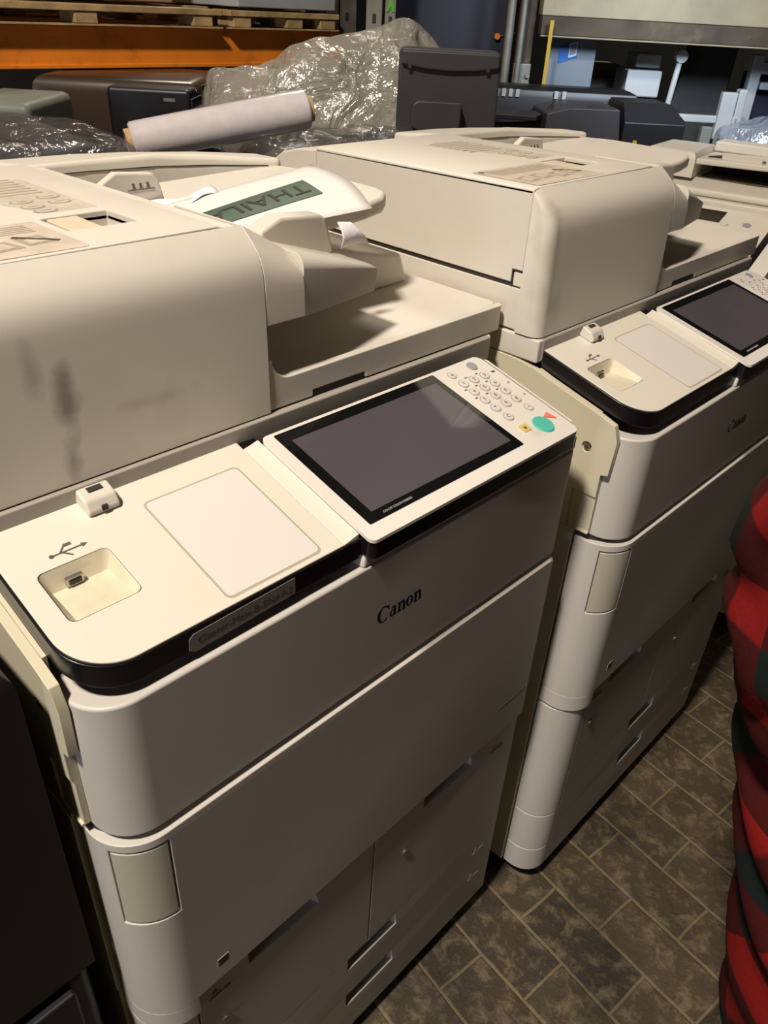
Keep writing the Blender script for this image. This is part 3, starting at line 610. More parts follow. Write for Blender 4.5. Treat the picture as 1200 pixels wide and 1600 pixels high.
b = B(); prism(b, rr(-.11, .352, .63, .62, .012), .885, 1.0); q3('scanner_base', b, 'white', bevel=.006)
b = B(); prism(b, [(.40 - .03, 1.0), (.40 - .03, 1.018), (.45, 1.035), (.62, 1.035), (.62, 1.0)], -.10, .60, 'x'); q3('scanner_lid', b, 'white', bevel=.008)
b = B(); box(b, -.10, .04, .40, .62, 1.036, 1.098); bev(b, lambda p, q: min(p.z, q.z) > 1.09, .02, 4); fd = q3('document_feeder', b, 'white')
b = B(); v = prism(b, [(.041, .40), (.20, .385), (.40, .40), (.52, .44), (.58, .50), (.58, .58), (.041, .62)], 0, .014)
for q in v: q.co.z += 1.070 + .035 * (q.co.x - .04)
q3('document_tray', b, 'white', fd, bevel=.004)
b = B(); prism(b, [(.10, .415), (.30, .41), (.30, .419), (.10, .425)], 1.086, 1.103); g3 = q3('document_guide', b, 'white', fd, bevel=.002)
for x in (.20, .22, .24):
    b = B(); box(b, x, x + .009, .4080, .4095, 1.093, 1.096); q3('guide_mark', b, 'ink', g3)
b = B(); prism(b, [(.06, .44), (.20, .43), (.22, .47), (.08, .485)], 1.0845, 1.0875); q3('feed_slot', b, 'gap', fd)
b = B(); prism(b, [(.041, .56), (.30, .545), (.56, .52), (.58, .58), (.30, .625), (.041, .63)], 1.086, 1.112); q3('rear_wall', b, 'white', fd, bevel=.006)
b = B(); box(b, .05, .61, .56, .62, 1.036, 1.07); q3('tray_support', b, 'darkgrey', fd)  # dark colour paints in the shade behind the output zone
b = B(); pts = [(.20 + .26 * math.sin(a), .50 - .10 * math.cos(a)) for a in [i * PI / 20 for i in range(2, 10)]]
prism(b, pts + [(p[0] - .012, p[1] + .006) for p in pts[::-1]], 1.036, 1.052); q3('output_rib', b, 'white', fd, bevel=.002)
b = B(); box(b, .05, .61, .46, .56, 1.036, 1.040); q3('output_tray', b, 'darkgrey', fd, bevel=.001)  # dark colour stands in for the shade under the document tray

# ------------------------------------------------------------------ black machine at the left
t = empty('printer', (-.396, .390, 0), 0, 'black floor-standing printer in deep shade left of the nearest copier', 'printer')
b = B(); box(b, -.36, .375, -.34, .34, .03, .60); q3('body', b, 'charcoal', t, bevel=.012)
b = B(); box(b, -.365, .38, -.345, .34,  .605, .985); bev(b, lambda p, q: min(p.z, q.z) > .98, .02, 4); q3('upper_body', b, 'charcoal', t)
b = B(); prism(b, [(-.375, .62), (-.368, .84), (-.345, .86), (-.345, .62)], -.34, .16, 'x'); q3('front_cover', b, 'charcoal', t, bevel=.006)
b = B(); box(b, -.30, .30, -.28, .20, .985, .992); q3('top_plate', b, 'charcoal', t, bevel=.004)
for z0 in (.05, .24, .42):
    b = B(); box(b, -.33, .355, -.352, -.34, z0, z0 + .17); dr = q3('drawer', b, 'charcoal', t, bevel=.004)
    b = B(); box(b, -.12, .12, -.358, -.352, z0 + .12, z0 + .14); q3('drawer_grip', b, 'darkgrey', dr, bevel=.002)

# ------------------------------------------------------------------ things behind
O2 = Vector((-.129, -.3972)); E1 = Vector((.6993, -.7149)); E2 = Vector((.7149, .6993)); YAW = math.atan2(-.7149, .6993)
def at(s, d, z=0): p = O2 + E1 * s + E2 * d; return (p.x, p.y, z)
def mound(name, cx, cy, rx, ry, z0, prof, mt, seed, par=None, n=30, mrad=18, rz=0.0, amp=.02, freq=9, yaw_loc=None):
    from mathutils import noise
    b = B(); rings = []
    for j in range(mrad + 1):
        v = j / mrad; row = []
        for i in range(n):
            a = 2 * PI * i / n; k = math.sin(v * PI / 2) ** 0.8
            x = rx * k * math.copysign(abs(math.cos(a)) ** .7, math.cos(a)); y = ry * k * math.copysign(abs(math.sin(a)) ** .7, math.sin(a))
            h = prof(x / rx, y / ry) * (1 - v ** 4)
            nz = noise.noise(Vector((x * freq + seed, y * freq, h * freq))) * amp + abs(noise.noise(Vector((x * freq * 2.2, y * freq * 2.2 + seed, h * 9)))) * amp * .7
            kk = 1 + nz * 1.2 / max(rx, ry)
            row.append(b.verts.new((x * kk, y * kk, h + nz * (1 - v ** 6))))
        rings.append(row)
    for j in range(mrad):
        for i in range(n):
            f = (rings[j][i], rings[j][(i + 1) % n], rings[j + 1][(i + 1) % n], rings[j + 1][i]); b.faces.new(f)
    bmesh.ops.remove_doubles(b, verts=b.verts, dist=1e-5)
    o = obj(name, b, mt, par, (cx, cy, z0), angle=180); o.rotation_euler = (0, 0, rz)
    ss = o.modifiers.new('s', 'SUBSURF'); ss.levels = 1; ss.render_levels = 1
    return o
def far_body(name, s, d, w_, dp, h, label, cat, mt='charcoal'):
    t = empty(name, at(s, d, 0), YAW, label, cat)
    b = B(); box(b, -w_ / 2, w_ / 2, -dp / 2, dp / 2, .03, h * .55); obj('body', b, mt, t, bevel=.012)
    b = B(); box(b, -w_ / 2 + .01, w_ / 2 - .01, -dp / 2 + .02, dp / 2, h * .56, h); obj('upper_body', b, mt, t, bevel=.02)
    return t
# row of machines right behind, aligned with the copiers
def row_body(x0, x1, y0, y1, h, label, cat='copier', mt='charcoal'):
    t = empty('copier', ((x0 + x1) / 2, (y0 + y1) / 2, 0), 0, label, cat); W2 = (x1 - x0) / 2; D2 = (y1 - y0) / 2
    b = B(); box(b, -W2, W2, -D2, D2, .03, h * .5); obj('cabinet', b, mt, t, bevel=.01)
    b = B(); box(b, -W2 + .01, W2 - .01, -D2, D2, h * .505, h - .04); obj('body', b, mt, t, bevel=.01)
    b = B(); box(b, -W2, W2, -D2 + .01, D2, h - .038, h); obj('lid', b, mt, t, bevel=.012)
    for zz in (.12, .3): 
        b = B(); box(b, -W2 + .02, W2 - .02, D2, D2 + .012, zz, zz + .15); obj('drawer', b, mt, t, bevel=.004)
    return t
ra = row_body(.10, .92, .86, 1.42, 1.085, 'black copier under grey plastic sheeting, behind the nearest copier')
rb = row_body(.96, 1.60, .86, 1.42, 1.028, 'black copier under clear plastic bags, directly behind the second copier')
w1 = mound('plastic_sheet', .34, 1.10, .35, .26, 1.082, lambda x, y: .105 * (1 - .35 * max(0, x) ** 2), 'darkfilm', 3, amp=.030, freq=7)
tag(w1, 'shiny dark crinkled plastic sheet bunched up behind the nearest copier, left of the film roll', 'plastic sheet')
w1u = mound('dark_padding', .34, 1.10, .31, .22, 1.083, lambda x, y: .085, 'darkgrey', 5, amp=.02, freq=6, par=None)
w1u.parent = w1; w1u.location = (0, 0, .001); w1u.name = 'wrapped_filling'
w2 = mound('plastic_sheet', 1.24, 1.03, .32, .20, 1.032, lambda x, y: .095 - .02 * x, 'darkfilm', 11, amp=.025, freq=6)
tag(w2, 'grey crinkled plastic sheet under the film roll, in front of the clear bag heap', 'plastic sheet')
wu = mound('wrapped_filling', 0, 0, .28, .16, 0, lambda x, y: .075, 'darkgrey', 15, amp=.015, freq=6); wu.parent = w2; wu.location = (0, 0, .001)

# stretch film roll
p0 = Vector((.700, 1.062, 1.139)); p1 = Vector((1.015, .925, 1.196)); ax = (p1 - p0).normalized()
rt = empty('film_roll', p0, 0, 'thick roll of clear stretch film with cardboard core, lying tilted behind the nearest copier', 'film roll')
b = B(); L_ = (p1 - p0).length; u_ = ax.orthogonal().normalized(); v_ = ax.cross(u_); prof = [(0, .021), (0, .030), (.004, .034), (.03, .0345), (.10, .0352), (L_ - .04, .0365), (L_ - .004, .036), (L_, .033), (L_, .021)]
rg = [[b.verts.new(ax * h + r * (u_ * math.cos(a) + v_ * math.sin(a))) for a in [2 * PI * i / 40 for i in range(40)]] for h, r in prof]
for j in range(len(prof) - 1):
    for i in range(40): b.faces.new((rg[j][i], rg[j][(i + 1) % 40], rg[j + 1][(i + 1) % 40], rg[j + 1][i]))
obj('film', b, 'rollfilm', rt)
b = B(); pr = [(-.010, .0185), (-.010, .0235), (L_ + .01, .0235), (L_ + .01, .0185)]
rg = [[b.verts.new(ax * h + r * (u_ * math.cos(a) + v_ * math.sin(a))) for a in [2 * PI * i / 32 for i in range(32)]] for h, r in pr]
for j in range(4):
    for i in range(32): b.faces.new((rg[j][i], rg[j][(i + 1) % 32], rg[(j + 1) % 4][(i + 1) % 32], rg[(j + 1) % 4][i]))
obj('core', b, 'core', rt)

# clear bag heap
cb = mound('plastic_bag', *at(-.13, 2.26)[:2], .32, .15, 1.045, lambda x, y: (.225 + .05 * math.sin(3.2 * x + .4)) * (1 - .2 * abs(y)), 'clearfilm', 21, amp=.055, freq=6, rz=YAW, n=40, mrad=24)
tag(cb, 'large clear crumpled plastic bag heaped left of the upright dark grey console', 'plastic bag')
cf = mound('inner_fold', 0, 0, .27, .12, 0, lambda x, y: (.15 + .05 * math.sin(4 * x + 2)), 'clearfilm', 27, amp=.06, freq=8, n=36, mrad=20); cf.parent = cb; cf.location = (0, 0, .005)

# upright console seen from behind
t = empty('operation_console', at(.158, 2.085, 1.125), YAW, 'upright dark grey operation console seen from behind, between the plastic bag and the black machine', 'console')
b = B(); v = prism(b, rr(-.118, 0, .118, .175, [.012, .012, .016, .016]), -.022, .022, 'y')
obj('housing', b, 'darkgrey', t, bevel=.006, seg=3)
b = B(); prism(b, [(-.113, .140), (-.06, .132), (0, .129), (.06, .132), (.113, .140), (.113, .171), (-.113, .171)], -.034, -.018, 'y'); obj('top_hood', b, 'darkgrey', t, bevel=.006)
for x in (-.097, .082):
    b = B(); box(b, x, x + .008, -.0355, -.033, .134, .142); obj('screw_hole', b, 'gap', t)
b = B(); prism(b, [(-.022, .012), (-.075, .012), (-.075, .035), (-.022, .075)], -.09, .03, 'x')
b.free(); b = B(); prism(b, rr(-.085, .010, .030, .072, [.02, .02, .004, .02]), -.07, -.02, 'y'); obj('hinge_cover', b, 'darkgrey', t, bevel=.01, seg=3)
b = B(); prism(b, rr(-.08, -.06, .03, .03, .01), -.03, .012); obj('neck', b, 'darkgrey', t, bevel=.004)
b = B(); box(b, -.10, .10, .022, .024, .02, .155); obj('display', b, 'glass', t)
b = B(); prism(b, rr(-.04, -.05, .06, .03, .01), -.095, -.03); obj('stand_column', b, 'charcoal', t, bevel=.004)

# black machine on the right with raised trays
t = empty('copier', at(.63, 2.6, 0), YAW, 'black copier with open trays and angular glossy top, right of the upright console', 'copier')
b = B(); box(b, -.31, .33, -.03, .38, .03, .70); obj('cabinet', b, 'charcoal', t, bevel=.01)
b = B(); box(b, -.30, .32, .0, .38, .7005, 1.03); obj('body', b, 'charcoal', t, bevel=.01)
b = B(); v = prism(b, [(-.135, 1.03), (-.135, 1.13), (-.07, 1.148), (.08, 1.150), (.10, 1.03)], -.02, .22, 'y')
obj('front_block', b, 'darkgrey', t, bevel=.004)
b = B(); box(b, .105, .29, 0, .215, 1.031, 1.165); bev(b, lambda p, q: p.z > 1.16 and q.z > 1.16 and max(p.y, q.y) < .01, .05, 1); bev(b, lambda p, q: p.z > 1.16 and q.z > 1.16 and min(p.x, q.x) > .28, .04, 1); obj('side_block', b, 'charcoal', t, bevel=.003)
b = B(); box(b, -.28, .20, .22, .38, 1.031, 1.18); bev(b, lambda p, q: p.z > 1.17 and q.z > 1.17, .03, 2); fb = obj('feeder', b, 'charcoal', t, bevel=.003)
b = B(); prism(b, [(-.30, .02), (-.16, .0), (-.10, .12), (-.28, .18)], 1.105, 1.12); obj('tray', b, 'charcoal', t, bevel=.003)
b = B(); prism(b, [(-.33, 1.085), (-.15, 1.10), (-.10, 1.16), (-.12, 1.10), (-.2, 1.07)], .05, .07, 'y'); obj('tray_side', b, 'charcoal', t, bevel=.003)
for i, x in enumerate((-.265, -.243, -.221, -.199, -.075, -.05)):
    b = B(); box(b, x, x + .012, .214, .219, 1.150, 1.172); obj('roller_tab', b, 'junk', fb)
b = B(); box(b, -.01, .05, .02, .024, 1.15, 1.152); obj('top_slot', b, 'gap', t)
b = B(); box(b, .14, .152, -.004, 0, 1.055, 1.068); obj('sticker', b, 'ystrip', t)

# dark printer beyond, with black trays
t = empty('printer', at(-.70, 2.42, 0), YAW, 'dark brown-topped printer under the orange rack beam, left of the black trays', 'printer')
b = B(); box(b, -.24, .16, .0, .45, .03, 1.03); obj('body', b, 'charcoal', t, bevel=.02)
b = B(); box(b, -.25, .20, .0, .45, 1.03, 1.175); bev(b, lambda p, q: p.z > 1.17 and q.z > 1.17, .035, 4); obj('lid', b, 'brown', t)
b = B(); box(b, -.02, .20, -.10, -.001, 1.03, 1.165); fp = obj('front_panel', b, 'charcoal', t, bevel=.012)
b = B(); box(b, .13, .16, -.102, -.0995, 1.135, 1.143); obj('name_plate', b, 'junkgrey', fp)
for (s0, d0, z, ww, lab) in ((-.44, 2.42, 1.115, .12, 'lowest black paper tray stacked right of the brown-topped printer'), (-.41, 2.46, 1.145, .14, 'middle black paper tray stacked right of the brown-topped printer'), (-.38, 2.50, 1.175, .15, 'topmost black paper tray, sticking out left of the clear plastic bag')):
    tt = empty('paper_tray', at(s0, d0, z), YAW, lab, 'tray', 'black trays beside the dark printer')
    b = B(); box(b, -ww / 2, ww / 2, -.10, .10, 0, .006); obj('tray_base', b, 'charcoal', tt, bevel=.001)
    for x in (-ww / 2, ww / 2 - .006):
        b = B(); box(b, x, x + .006, -.10, .10, .0062, .028); obj('tray_side', b, 'charcoal', tt, bevel=.001)
t = empty('cabinet', at(-.385, 2.46), YAW, 'narrow black cabinet carrying the black paper trays, behind the clear bag heap', 'cabinet')
b = B(); box(b, -.065, .075, -.12, .12, .02, 1.112); obj('body', b, 'charcoal', t, bevel=.006)
b = B(); box(b, -.055, .065, -.128, -.1205, .06, 1.08); obj('door', b, 'charcoal', t, bevel=.003)
b = B(); b2 = empty('box', at(-.93, 2.0, 0), YAW, 'grey wrapped carton at far left edge beside the brown-topped printer', 'box')
box(b, -.06, .13, 0, .3, 0, 1.15); obj('carton', b, 'junkgrey', b2, bevel=.02)

# pallet rack
t = empty('pallet_rack', (1.0, 2.05, 0), 0, 'tall pallet rack with bright orange beams behind the machines', 'rack')
def beam(y, z0, z1):
    b = B(); box(b, -1.6, 1.10, y, y + .05, z0, z1); box(b, -1.6, 1.10, y - .006, y, z0, z0 + .012); box(b, -1.6, 1.10, y - .006, y, z1 - .008, z1)
    o = obj('beam', b, 'orange', t, bevel=.003); b = B(); box(b, 1.10, 1.135, y - .012, y + .06, z0 - .02, z1 + .01)
    obj('beam_connector', b, 'orange', o, bevel=.003)
beam(0, 1.178, 1.285); beam(1.0, 1.178, 1.285); beam(0, 2.6, 2.71); beam(1.0, 2.6, 2.71)
def upright(x, y, wdt=.09):
    b = B(); box(b, x, x + .004, y, y + .07, 0, 3.4); box(b, x + wdt - .004, x + wdt, y, y + .07, 0, 3.4); box(b, x, x + wdt, y, y + .003, 0, 3.4)
    o = obj('upright', b, 'galv', t)
    for k in range(6):
        z = 1.02 + k * .075
        b = B(); prism(b, rr(x + .030, z, x + .046, z + .026, .006, 3), y - .0015, y - .0005, 'y'); obj('slot', b, 'gap', o)
upright(1.135, -.01); upright(1.135, .99); upright(-1.69, -.01); upright(-1.69, .99)
b = B(); box(b, -1.6, 1.10, .02, 1.0, 1.16, 1.177); b.free()
def pallet(x0, x1, blocks, y, z, lab):
    p = empty('pallet', ((x0 + x1) / 2, y, z), 0, lab, 'pallet', 'wooden pallets on the rack'); c = (x0 + x1) / 2
    for yy in (.05, .5, .95):
        b = B(); box(b, x0 - c, x1 - c, yy - .05, yy + .05, 0, .005); obj('bottom_board', b, 'wood', p, bevel=.001)
        for xx in blocks:
            b = B(); box(b, xx - c - .035, xx - c + .035, yy - .045, yy + .045, .0055, .034); obj('block', b, 'wood', p, bevel=.003)
    for k in range(6):
        b = B(); w_ = x1 - x0; box(b, x0 - c, x1 - c, k * .18, .10 + k * .18, .0345, .052 + .004 * (k % 2))
        obj('top_board', b, 'wood', p, bevel=.003)
pallet(.28, 1.60, (.36, .78, 1.14, 1.53), 2.0, 1.2865, 'longer wooden pallet lying on the orange beam at the left')
pallet(1.63, 2.10, (1.68, 1.90, 2.05), 2.0, 1.2865, 'short wooden pallet at the right end of the orange beam')
bx = B(); box(bx, .3, 1.5, 2.12, 2.9, 1.347, 1.75); o = obj('carton', bx, 'carton', bevel=.005); tag(o, 'brown carton standing on the longer pallet, mostly above the picture edge', 'carton')
bx = B(); box(bx, 1.66, 2.08, 2.0, 2.8, 1.347, 1.60); o = obj('box', bx, 'junk', bevel=.004); tag(o, 'pale box on the short pallet, only its bottom edge in view', 'box')

# uprights, blue panel and pipes to the right of the rack
def slab(name, s0, s1, d0, d1, z0, z1, mt, label, cat, bevel=.004, group=None):
    c = at((s0 + s1) / 2, (d0 + d1) / 2, 0); t = empty(name, c, YAW, label, cat, group); return t
def sbox(t, name, w_, dp, z0, z1, mt, dx=0, dy=0, par=None, **k):
    b = B(); box(b, dx - w_ / 2, dx + w_ / 2, dy - dp / 2, dy + dp / 2, z0, z1); return obj(name, b, mt, par or t, **({'bevel': .003} | k))
t = empty('steel_post', at(-.030, 3.0), YAW, 'galvanised slotted steel post between the orange beam end and green arrow post', 'post')
sbox(t, 'column', .052, .05, 0, 2.6, 'galv')
for k in range(3): sbox(t, 'slot', .012, .004, 1.12 + k * .075 + .13, 1.145 + k * .075 + .13, 'gap', dy=-.027)
t = empty('steel_post', at(.022, 3.02), YAW, 'steel post with green arrow mark left of the navy panel', 'post')
sbox(t, 'column', .036, .05, 0, 2.6, 'galv')
sbox(t, 'slot', .011, .004, 1.318, 1.345, 'gap', dy=-.027)
b = B(); prism(b, [(-.014, 1.358), (-.006, 1.358), (0, 1.372), (.006, 1.358), (.014, 1.358), (.004, 1.392), (.013, 1.42), (-.013, 1.42), (-.004, 1.392)], -.029, -.026, 'y'); obj('green_arrow', b, 'led', t)
b = B(); t = empty('cabinet', at(.245, 3.3), YAW, 'large navy blue steel cabinet behind the upright console', 'cabinet')
sbox(t, 'body', .42, .5, .02, 2.2, 'navy', dy=.25, bevel=.006)
sbox(t, 'door', .40, .012, .05, 2.15, 'navy', dy=-.008, bevel=.003)
b = B(); cyl(b, (.165, -.014, 1.30), (.165, -.03, 1.30), .010, n=14); kn = obj('orange_knob', b, 'orange', t)
b = B(); cyl(b, (.165, -.02, 1.30), (.24, -.03, 1.315), .0015, n=6); obj('wire', b, 'metal', kn)
for s_, r_, lab in ((.420, .014, 'thin grey pipe just right of the navy cabinet'), (.462, .010, 'narrow dark pipe beside the thick pipe right of the navy cabinet')):
    b = B(); cyl(b, (0, 0, 0), (0, 0, 2.8), r_, n=14); o = obj('pipe', b, 'galv', None, at(s_, 3.05)); tag(o, lab, 'pipe', 'pipes beside the navy cabinet')
t = empty('steel_post', at(.482, 3.12), YAW, 'dirty grey steel post with bolted plate left of the yellow strip', 'post')
sbox(t, 'column', .056, .06, 0, 2.7, 'rust'); sbox(t, 'bolt_plate', .06, .012, 1.16, 1.23, 'galv', dy=-.037)
for dx in (-.02, .02): 
    b = B(); cyl(b, (dx, -.044, 1.195), (dx, -.055, 1.195), .008, n=6); obj('bolt', b, 'galv', t)
b = B(); box(b, -.006, .006, -.004, .004, 0, 1.36); o = obj('yellow_strip', b, 'ystrip', None, at(.548, 2.995)); o.rotation_euler = (0, -.0, YAW); tag(o, 'bright yellow upright strip left of the blue-grey board', 'strip')
t = empty('shelf_rack', at(1.25, 3.05), YAW, 'dirty cream shelf beam structure across the top right', 'shelf')
sbox(t, 'top_board', 1.68, .6, 1.372, 1.47, 'beamtop', dy=.29, dx=.11); sbox(t, 'beam', 1.68, .05, 1.318, 1.371, 'rust', dy=-.0, dx=.11); sbox(t, 'lip', 1.68, .02, 1.312, 1.3175, 'beamtop', dy=-.02, dx=.11)
sbox(t, 'lower_shelf', 1.68, .7, .90, .929, 'galv', dy=.37, dx=.11); sbox(t, 'leg', .05, .05, 0, 1.31, 'rust', dx=.92); sbox(t, 'leg', .05, .05, 0, 1.31, 'rust', dx=-.70, dy=.6); sbox(t, 'leg', .05, .05, 0, 1.31, 'rust', dx=.92, dy=.6)
t = empty('board', at(.652, 3.12), YAW, 'blue-grey board with a blue sticker leaning under the shelf beam', 'board')
sbox(t, 'board_panel', .165, .02, 0.93, 1.352, 'bluegrey')
b = B(); prism(b, [(-.045, 1.235), (.018, 1.255), (.018, 1.308), (-.045, 1.290)], -.0125, -.0105, 'y'); st = obj('sticker', b, 'blue', t)
b = B(); prism(b, [(-.012, 1.2525), (.015, 1.261), (.015, 1.304), (-.012, 1.296)], -.0140, -.0128, 'y'); obj('pale_square', b, 'paleblue', st)
b = B(); prism(b, [(-.008, 1.2605), (.011, 1.266), (.011, 1.298), (-.008, 1.292)], -.0150, -.0142, 'y'); obj('grey_square', b, 'greysq', st)
# white and grey junk on the lower shelf
def junk(name, s, d, parts, label, cat, rot=0):
    t = empty(name, at(s, d, .9305), YAW + rot, label, cat)
    for (n_, x0, x1, y0, y1, z0, z1, mt) in parts:
        b = B(); box(b, x0, x1, y0, y1, z0, z1); obj(n_, b, mt, t, bevel=.006)
    return t
junk('printer', .862, 3.44, [('body', -.075, .085, 0, .25, .0, .25, 'junkgrey'), ('lid', -.07, .06, .02, .24, .251, .295, 'junkgrey'), ('panel', -.075, -.02, -.01, 0, .03, .17, 'junkgrey')], 'grey-green printer on the lower shelf right of the blue-grey board', 'printer')
junk('printer', .940, 3.20, [('body', -.060, .065, 0, .2, .0, .205, 'junk'), ('front_cover', -.065, .06, -.02, .15, .21, .295, 'junk'), ('top_tray', -.03, .06, .02, .16, .30, .345, 'junk'), ('output_slot', -.045, .055, -.012, -.001, .15, .175, 'navy')], 'white printer with reflective front on the lower shelf left of the black sheet', 'printer')
t = empty('support_arm', at(1.030, 3.13, .9305), YAW, 'pale slanting plastic arm with round joint beside the black sheet', 'arm')
b = B(); cyl(b, (-.012, 0, .10), (.006, 0, .345), .010, n=12); a_ = obj('rod', b, 'junk', t); b = B(); cyl(b, (.006, -.014, .345), (.006, .014, .345), .020, n=20); obj('joint', b, 'junk', t); b = B(); cyl(b, (-.012, 0, .0), (-.012, 0, .10), .014, n=12); obj('base', b, 'junkgrey', t)
b = B(); v = prism(b, [(-.12, .0), (.10, 0), (.115, .41), (-.06, .42)], 0, .05, 'y'); o = obj('black_sheet', b, 'blackboard', None, at(1.185, 3.3, .9305), bevel=.01); o.rotation_euler = (0, 0, YAW); tag(o, 'large matt black board standing under the shelf beam', 'board')
junk('machine_frame', 1.16, 3.05, [('rail', -.13, .10, 0, .03, .15, .175, 'junk'), ('post', .02, .075, -.01, .02, .10, .25, 'junk'), ('bracket', -.02, .02, 0, .03, .06, .14, 'junkgrey'), ('foot', -.10, .08, 0, .05, 0.0, .03, 'junk'), ('side_post', .08, .11, 0, .04, 0, .26, 'junk')], 'white plastic machine frame with bracket lying below the black board', 'frame')
junk('plastic_chassis', 1.43, 3.22, [('top_rail', -.07, .16, 0, .05, .30, .34, 'junk'), ('left_post', -.10, -.06, 0, .04, .14, .36, 'junk'), ('slat', -.05, .16, .01, .05, .25, .275, 'junk'), ('dark_core', -.05, .18, .06, .2, .10, .30, 'navy'), ('base', -.06, .18, .02, .2, 0, .09, 'junkgrey')], 'white open machine chassis at the right edge under the shelf beam', 'chassis')
bg = mound('plastic_bag', at(1.30, 2.95)[0], at(1.30, 2.95)[1], .20, .14, .93, lambda x, y: .22 * (1 - .3 * abs(x)), 'clearfilm2', 41, rz=YAW, amp=.04, freq=7) if 'clearfilm2' in M else None
M['clearfilm2'] = film('bluish_plastic_film', (0.40, 0.46, 0.55), 0.45, gl=0.12)
bg = mound('plastic_bag', *at(1.36, 2.98)[:2], .19, .12, .93, lambda x, y: .20 * (1 - .3 * abs(x)), 'clearfilm2', 41, rz=YAW, amp=.04, freq=7); tag(bg, 'bluish clear plastic bag at the right edge in front of the white chassis', 'plastic bag')

# ------------------------------------------------------------------ person in plaid coat
P0 = Vector((.66, -.50, 0))
pr_ = empty('person', P0, 0, 'person in a red and black plaid coat before the second copier', 'person')
def skin_tree(name, pts, edges, mt, sub=2):
    me = bpy.data.meshes.new(name); me.from_pydata([p[:3] for p in pts], [], []) if False else me.from_pydata([tuple(p[:3]) for p in pts], edges, [])
    o = bpy.data.objects.new(name, me); COL.objects.link(o); o.parent = pr_; me.materials.append(M[mt])
    sk = o.modifiers.new('skin', 'SKIN'); sk.use_smooth_shade = True
    for i, p in enumerate(pts): me.skin_vertices[0].data[i].radius = (p[3], p[4] if len(p) > 4 else p[3])
    me.skin_vertices[0].data[0].use_root = True
    s = o.modifiers.new('sub', 'SUBSURF'); s.levels = sub; s.render_levels = sub
    bpy.context.view_layer.update(); me2 = bpy.data.meshes.new_from_object(o.evaluated_get(bpy.context.evaluated_depsgraph_get())); me2.name = name
    for p in me2.polygons: p.use_smooth = True
    o.modifiers.clear(); o.data = me2; return o
pts = [(0, 0, .95, .13, .10), (0, .0, 1.12, .12, .09), (0, .01, 1.32, .14, .10), (0, 0, 1.44, .07, .06), (0, .01, 1.50, .05), (0, .02, 1.58, .075, .085), (0, .02, 1.67, .072, .085),
       (-.10, 0, .90, .085), (-.09, -.05, .50, .055), (-.09, -.14, .10, .038), (-.09, -.04, .045, .035), (.10, 0, .90, .085), (.09, -.05, .50, .055), (.09, -.14, .10, .038), (.09, -.04, .045, .035),
       (-.17, 0, 1.40, .055), (-.19, .14, 1.18, .042), (-.155, .165, .94, .03), (-.125, .12, .86, .035, .018), (.19, 0, 1.40, .055), (.25, .0, 1.12, .042), (.24, .06, .88, .03), (.24, .08, .80, .035, .018)]
ed = [(0, 1), (1, 2), (2, 3), (3, 4), (4, 5), (5, 6), (0, 7), (7, 8), (8, 9), (9, 10), (0, 11), (11, 12), (12, 13), (13, 14), (2, 15), (15, 16), (16, 17), (17, 18), (2, 19), (19, 20), (20, 21), (21, 22)]
# fingers
for hnd, sx in ((18, 1), (22, -1)):
    hx, hy, hz = pts[hnd][:3]
    for k, (dy, ln) in enumerate(((-.027, .055), (-.009, .065), (.009, .07), (.026, .062))):
        i = len(pts); pts += [(hx, hy + dy, hz - .045, .0095), (hx + sx * .008, hy + dy, hz - .045 - ln * .5, .0085), (hx + sx * .02, hy + dy, hz - .045 - ln, .0075)]; ed += [(hnd, i), (i, i + 1), (i + 1, i + 2)]
    i = len(pts); pts += [(hx + sx * .01, hy + .035, hz - .01, .011), (hx + sx * .018, hy + .05, hz - .04, .009)]; ed += [(hnd, i), (i, i + 1)]
skin_tree('body', pts, ed, 'skin')
# face details, hair, trousers, boots
b = B(); prism(b, [(-.012, 1.60), (.012, 1.60), (0, 1.645)], .08, .110, 'y'); obj('nose', b, 'skin', pr_, bevel=.004)
for sx in (-1, 1):
    b = B(); bmesh.ops.create_uvsphere(b, u_segments=12, v_segments=8, radius=.011); o = obj('eye', b, 'paper', pr_, (sx * .03, .080, 1.645))
    b = B(); bmesh.ops.create_uvsphere(b, u_segments=12, v_segments=8, radius=.022)
    for v in b.verts: v.co.x *= .35; v.co.z *= 1.4
    obj('ear', b, 'skin', pr_, (sx * .078, .015, 1.625))
b = B(); box(b, -.024, .024, .080, .094, 1.575, 1.583); obj('mouth', b, 'red', pr_, bevel=.003)
b = B(); bmesh.ops.create_uvsphere(b, u_segments=28, v_segments=18, radius=.1)
for v in b.verts: v.co.x *= .86; v.co.y *= 1.02; v.co.z *= .95
bmesh.ops.delete(b, geom=[v for v in b.verts if v.co.z < -.055 or (v.co.y > .045 and v.co.z < .045)], context='VERTS')
o = obj('hair', b, 'hair', pr_, (0, .01, 1.665)); o.modifiers.new('s', 'SOLIDIFY').thickness = .01
for sx in (-1, 1):
    b = B(); cyl(b, (sx * .085, 0, .93), (sx * .08, -.04, .5), .090, .075, n=20, cap=False); cyl(b, (sx * .08, -.04, .5), (sx * .09, -.14, .09), .075, .065, n=20, cap=False); obj('trouser_leg', b, 'trouser', pr_)
    b = B(); prism(b, rr(sx * .09 - .05, -.22, sx * .09 + .05, .02, [.045, .045, .05, .05]), 0, .06); prism(b, rr(sx * .09 - .045, -.21, sx * .09 + .045, -.10, .035), .06, .16); obj('boot', b, 'boot', pr_, bevel=.012, seg=3)
from mathutils import noise as NZ
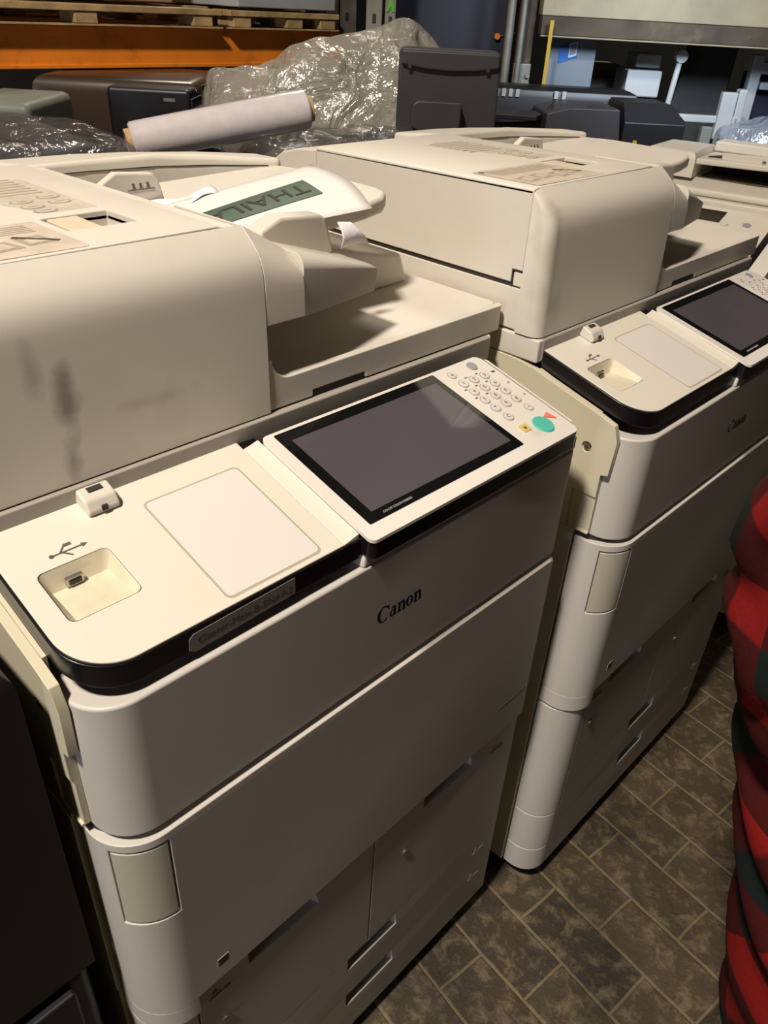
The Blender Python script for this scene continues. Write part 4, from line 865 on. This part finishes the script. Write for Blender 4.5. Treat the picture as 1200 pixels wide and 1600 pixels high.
def tube_cloth(name, rings, n, usc, vsc, seed, amp, fold, uoff=0.0, voff=0.0, skew=0.0):
    """rings: (centre xyz, rx, ry, dirs) ; cross sections in the plane of the given axes"""
    b = B(); uvl = b.loops.layers.uv.new('UVMap'); R_ = []; length = 0; prev = None; per = []
    for k, (c, rx, ry, X, Y) in enumerate(rings):
        c = Vector(c); X = Vector(X).normalized(); Y = Vector(Y).normalized()
        if prev is not None: length += (c - prev).length
        prev = c; row = []
        for i in range(n):
            a = 2 * PI * i / n; p = c + X * rx * math.cos(a) + Y * ry * math.sin(a)
            w_ = fold * math.sin(length * 62 + 2.2 * math.sin(a + seed) + 5 * NZ.noise(Vector((math.cos(a) + seed, math.sin(a), length * 4)))) + amp * NZ.noise(p * 9 + Vector((seed, 0, 0)))
            p += (p - c).normalized() * w_; row.append((b.verts.new(p), a, length))
        R_.append((row, (rx + ry) / 2))
    for k in range(len(R_) - 1):
        (r0, ra0), (r1, ra1) = R_[k], R_[k + 1]
        for i in range(n):
            q = [r0[i], r0[(i + 1) % n], r1[(i + 1) % n], r1[i]]; f = b.faces.new([x[0] for x in q]); rm = (R_[0][1])
            for j, lp in enumerate(f.loops):
                a = q[j][1] + (2 * PI if (j in (1, 2) and i == n - 1) else 0); ll = q[j][2]
                lp[uvl].uv = (a * rm * usc + skew * ll + uoff, ll * vsc + voff + skew * .35 * a * rm)
    o = obj(name, b, 'plaid', pr_, angle=180); s = o.modifiers.new('s', 'SOLIDIFY'); s.thickness = .004; s.offset = -1; return o
def lerp(a, b_, t): return [a[i] * (1 - t) + b_[i] * t for i in range(len(a))]
def ringset(keys, m_):
    out = []
    for (k0, k1) in zip(keys[:-1], keys[1:]):
        for j in range(m_): 
            t = j / m_; t2 = t; out.append([lerp(k0[0], k1[0], t2), k0[1] * (1 - t2) + k1[1] * t2, k0[2] * (1 - t2) + k1[2] * t2, k0[3], k0[4]])
    out.append(list(keys[-1])); return out
X, Y = (1, 0, 0), (0, 1, 0)
# coordinates relative to the person
coat = [((0, 0, 1.48), .075, .075, X, Y), ((0, 0, 1.44), .15, .10, X, Y), ((0, .01, 1.36), .215, .14, X, Y), ((0, .02, 1.15), .21, .15, X, Y), ((0, .03, .95), .215, .17, X, Y), ((0, .045, .75), .225, .18, X, Y), ((0, .01, .60), .225, .17, X, Y), ((0, -.03, .42), .225, .16, X, Y), ((0, -.06, .26), .225, .16, X, Y)]
tube_cloth('coat', ringset(coat, 12), 72, 11, 11, 2.0, .02, .006, .2, .15, 4.0)
def srings(P, r, m_):
    out = []
    pts_ = [Vector(p) for p in P]
    for i in range(len(pts_)):
        d = (pts_[min(i + 1, len(pts_) - 1)] - pts_[max(i - 1, 0)]).normalized(); x_ = Vector((1, 0, 0)); y_ = d.cross(x_).normalized(); x_ = y_.cross(d).normalized(); out.append((tuple(pts_[i]), r[i], r[i], tuple(x_), tuple(y_)))
    return ringset(out, m_)
tube_cloth('sleeve', srings([(-.15, 0, 1.43), (-.19, .04, 1.36), (-.20, .13, 1.26), (-.185, .185, 1.15), (-.165, .190, 1.03), (-.158, .175, .93), (-.13, .135, .83)], [.075, .075, .072, .075, .070, .066, .060], 10), 40, 11, 11, 5.0, .016, .007, .1, .35, .0)
tube_cloth('sleeve', srings([(.15, 0, 1.43), (.21, .0, 1.36), (.245, .0, 1.20), (.255, .01, 1.08), (.25, .04, .96), (.245, .06, .85)], [.075, .075, .070, .068, .064, .058], 10), 40, 11, 11, 9.0, .016, .007, .1, .35, .0)
